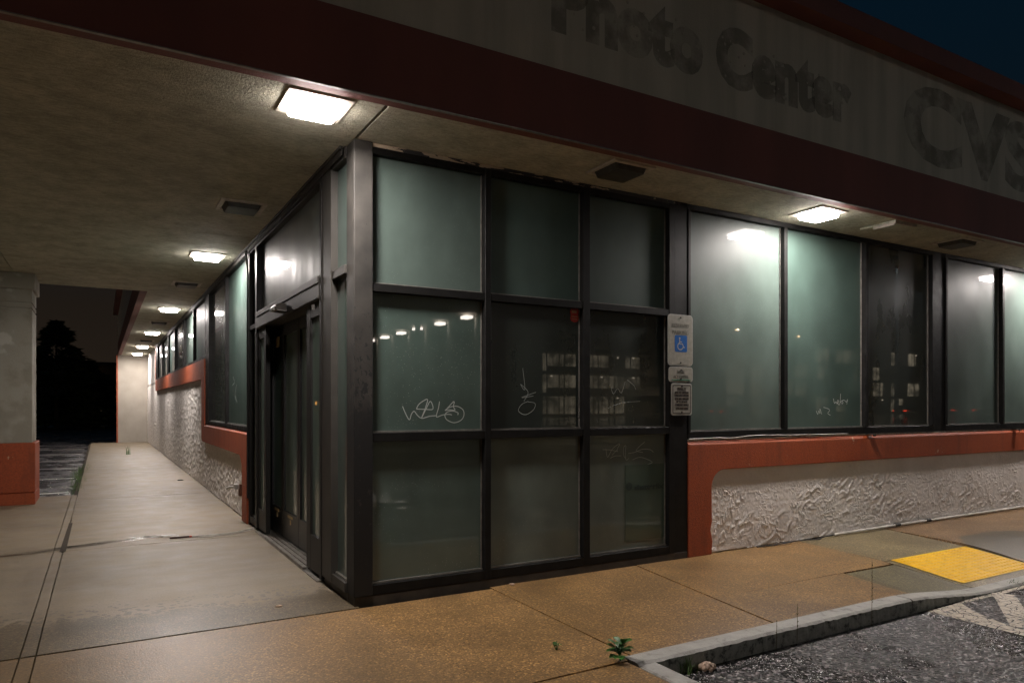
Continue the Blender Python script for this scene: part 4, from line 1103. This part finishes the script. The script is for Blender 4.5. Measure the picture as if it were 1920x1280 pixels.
rb = MB(); rp = MB(); rl = MB()
for k in range(6):
    px = (695, 722, 752, 783, 826, 876)[k]; py = (636, 630, 622, 614, 604, 592)[k]
    # choose the mirrored depth so that every lamp hangs at 6 m
    d = Fv + Rv * ((px - 960) / 1327) + Vector((0, 0, 1)) * ((758.6 - py) / 1327)
    t = (6.0 - CZ) / d.z; P_ = CC + d * t; X_, Y_ = P_.x, -P_.y
    rl.box(X_ - .22, X_ + .22, Y_ - .3, Y_ + .3, 5.85, 6.0); rp.box(X_ + .5, X_ + .7, Y_ - .1, Y_ + .1, -.10, 6.2)
    if k == 0: A_ = (X_, Y_)
    Bq = (X_, Y_)
rp.build('post', M_slab, r); rl.build('lamp', mat('walkway_lamp', (.1, .1, .1), .5, emit=((1, .88, .78), 22)), r)
q = MB(); dv = Vector((Bq[0] - A_[0], Bq[1] - A_[1])).normalized(); nv = Vector((-dv.y, dv.x)) * 1.6
pa = Vector(A_) - dv * 4; pb = Vector(Bq) + dv * 2
q.prism([(pa.x - nv.x, pa.y - nv.y, 6.1), (pb.x - nv.x, pb.y - nv.y, 6.1), (pb.x + nv.x, pb.y + nv.y, 6.1), (pa.x + nv.x, pa.y + nv.y, 6.1)], (0, 0, .3)); q.build('roof', M_bwall, r)
# shop sign far to the left, mirrored in the door glass
d = Fv + Rv * ((603 - 960) / 1327); t = (60 - CX) / d.x; P_ = CC + d * t; X_, Y_, Z_ = -60, P_.y, CZ
r = root('distant_shop', (X_, Y_, -.10), 'low shop with orange lit sign across the side lot mirrored in the door glass', 'building')
b = MB(); b.box(X_ - 8, X_, Y_ - 14, Y_ + 14, -.10, 4.2); b.build('wall', M_bwall, r)
b = MB(); b.box(X_ + .002, X_ + .2, Y_ - 2.2, Y_ + 2.2, 1.2, 2.6); b.box(X_ + .002, X_ + .2, Y_ + 6, Y_ + 8, 1.4, 2.4); b.box(X_ + .002, X_ + .2, Y_ - 9, Y_ - 7.5, 1.4, 2.2); b.build('lit_sign', mat('orange_shop_light', (.2, .1, .02), .5, emit=((1, .45, .10), 2.2)), r)
# street lamps (they light the frontage; the motel pair is added for its balconies)
def lamp_post(x, y, h, m, colr, power, label, ang, size=.5, spot=True):
    r = root('street_lamp', (x, y, -.10), label, 'street lamp', 'street lamps across the parking lot')
    b = MB(); b.cyl((x, y, -.10), (x, y, h), .09, 12, .06); b.build('pole', M_pole, r)
    ax, ay = math.cos(ang), math.sin(ang); hx, hy_ = x + ax * 1.6, y + ay * 1.6
    b = MB(); b.tube([(x, y, h - .1), (x + ax * .8, y + ay * .8, h + .1), (hx, hy_, h + .12)], .04, 8); b.build('arm', M_pole, r)
    b = MB(); b.box(hx - .3, hx + .3, hy_ - .2, hy_ + .2, h + .06, h + .2, .02); b.build('head', M_pole, r)
    b = MB(); b.box(hx - .24, hx + .24, hy_ - .15, hy_ + .15, h + .03, h + .058); b.build('lens', m, r)
    if power:
        l = bpy.data.lights.new('lamp_light', 'AREA'); l.energy = power; l.color = colr; l.size = size; l.shape = 'DISK'
        o = bpy.data.objects.new('lamp_light', l); C.objects.link(o); o.parent = r; o.location = (hx - x, hy_ - y, h + .02 + .14)
        l.spread = R(170)
lamp_post(6.5, -14.5, 9.0, M_cool, (1.0, .92, .84), 330, 'tall pale parking lot lamp before the front windows', R(90))
lamp_post(-9.0, -15, 9.0, M_sod, (1.0, .60, .28), 420, 'orange parking lot lamp to the left behind the camera', R(60))
lamp_post(26, -12, 9.0, M_cool, (.72, .88, 1.0), 1000, 'cool white parking lot lamp far along the frontage', R(120))
lamp_post(-15, 27, 8.0, M_sod, (1.0, .74, .50), 420, 'warm parking lot lamp over the dim side lot', R(0))
lamp_post(66, -55, 10.5, M_sod, (1, .78, .52), 6000, 'added orange lamp lighting the motel balconies', R(-90))  # this lamp and the next are added to brighten the motel slabs
lamp_post(84, -60, 11.0, M_sod, (1, .78, .52), 6000, 'second added orange lamp lighting the motel balconies', R(-90))
# cars whose tail lights mirror red in the far right panes
def car(x, y, label):
    r = root('parked_car', (x, y, -.10), label, 'car', 'cars across the street'); z = -.10
    b = MB(); b.prism([(x - 2.2, y - .9, z + .3), (x + 2.2, y - .9, z + .3), (x + 2.2, y - .9, z + .85), (x + 1.3, y - .9, z + .95), (x + .6, y - .9, z + 1.42), (x - 1.2, y - .9, z + 1.42), (x - 2.0, y - .9, z + .98), (x - 2.2, y - .9, z + .85)], (0, 1.8, 0))
    b.build('body', M_carp, r, bevel=.08)
    for sx_ in (-1.35, 1.35):
        for sy_ in (-.92, .72): MB().cyl((x + sx_, y + sy_, z + .33), (x + sx_, y + sy_ + .2, z + .33), .33, 20).build('wheel', M_tyre, r)
    for sy_ in (-.7, .7): b = MB(); b.box(x - 2.24, x - 2.19, y + sy_ - .18, y + sy_ + .18, z + .65, z + .8); b.build('tail_light', M_redl, r)
    MB().box(x - 1.9, x - 1.75, y + .905, y + .915, z + .68, z + .74).build('side_marker', M_redl, r)
for i, (x, y) in enumerate(((88, -48), (97, -47), (106, -49), (60, -52))): car(x, y, 'dark car with red lights on the street, ' + ('nearest the long motel', 'second along the street', 'third and farthest along', 'alone before the balconies')[i])
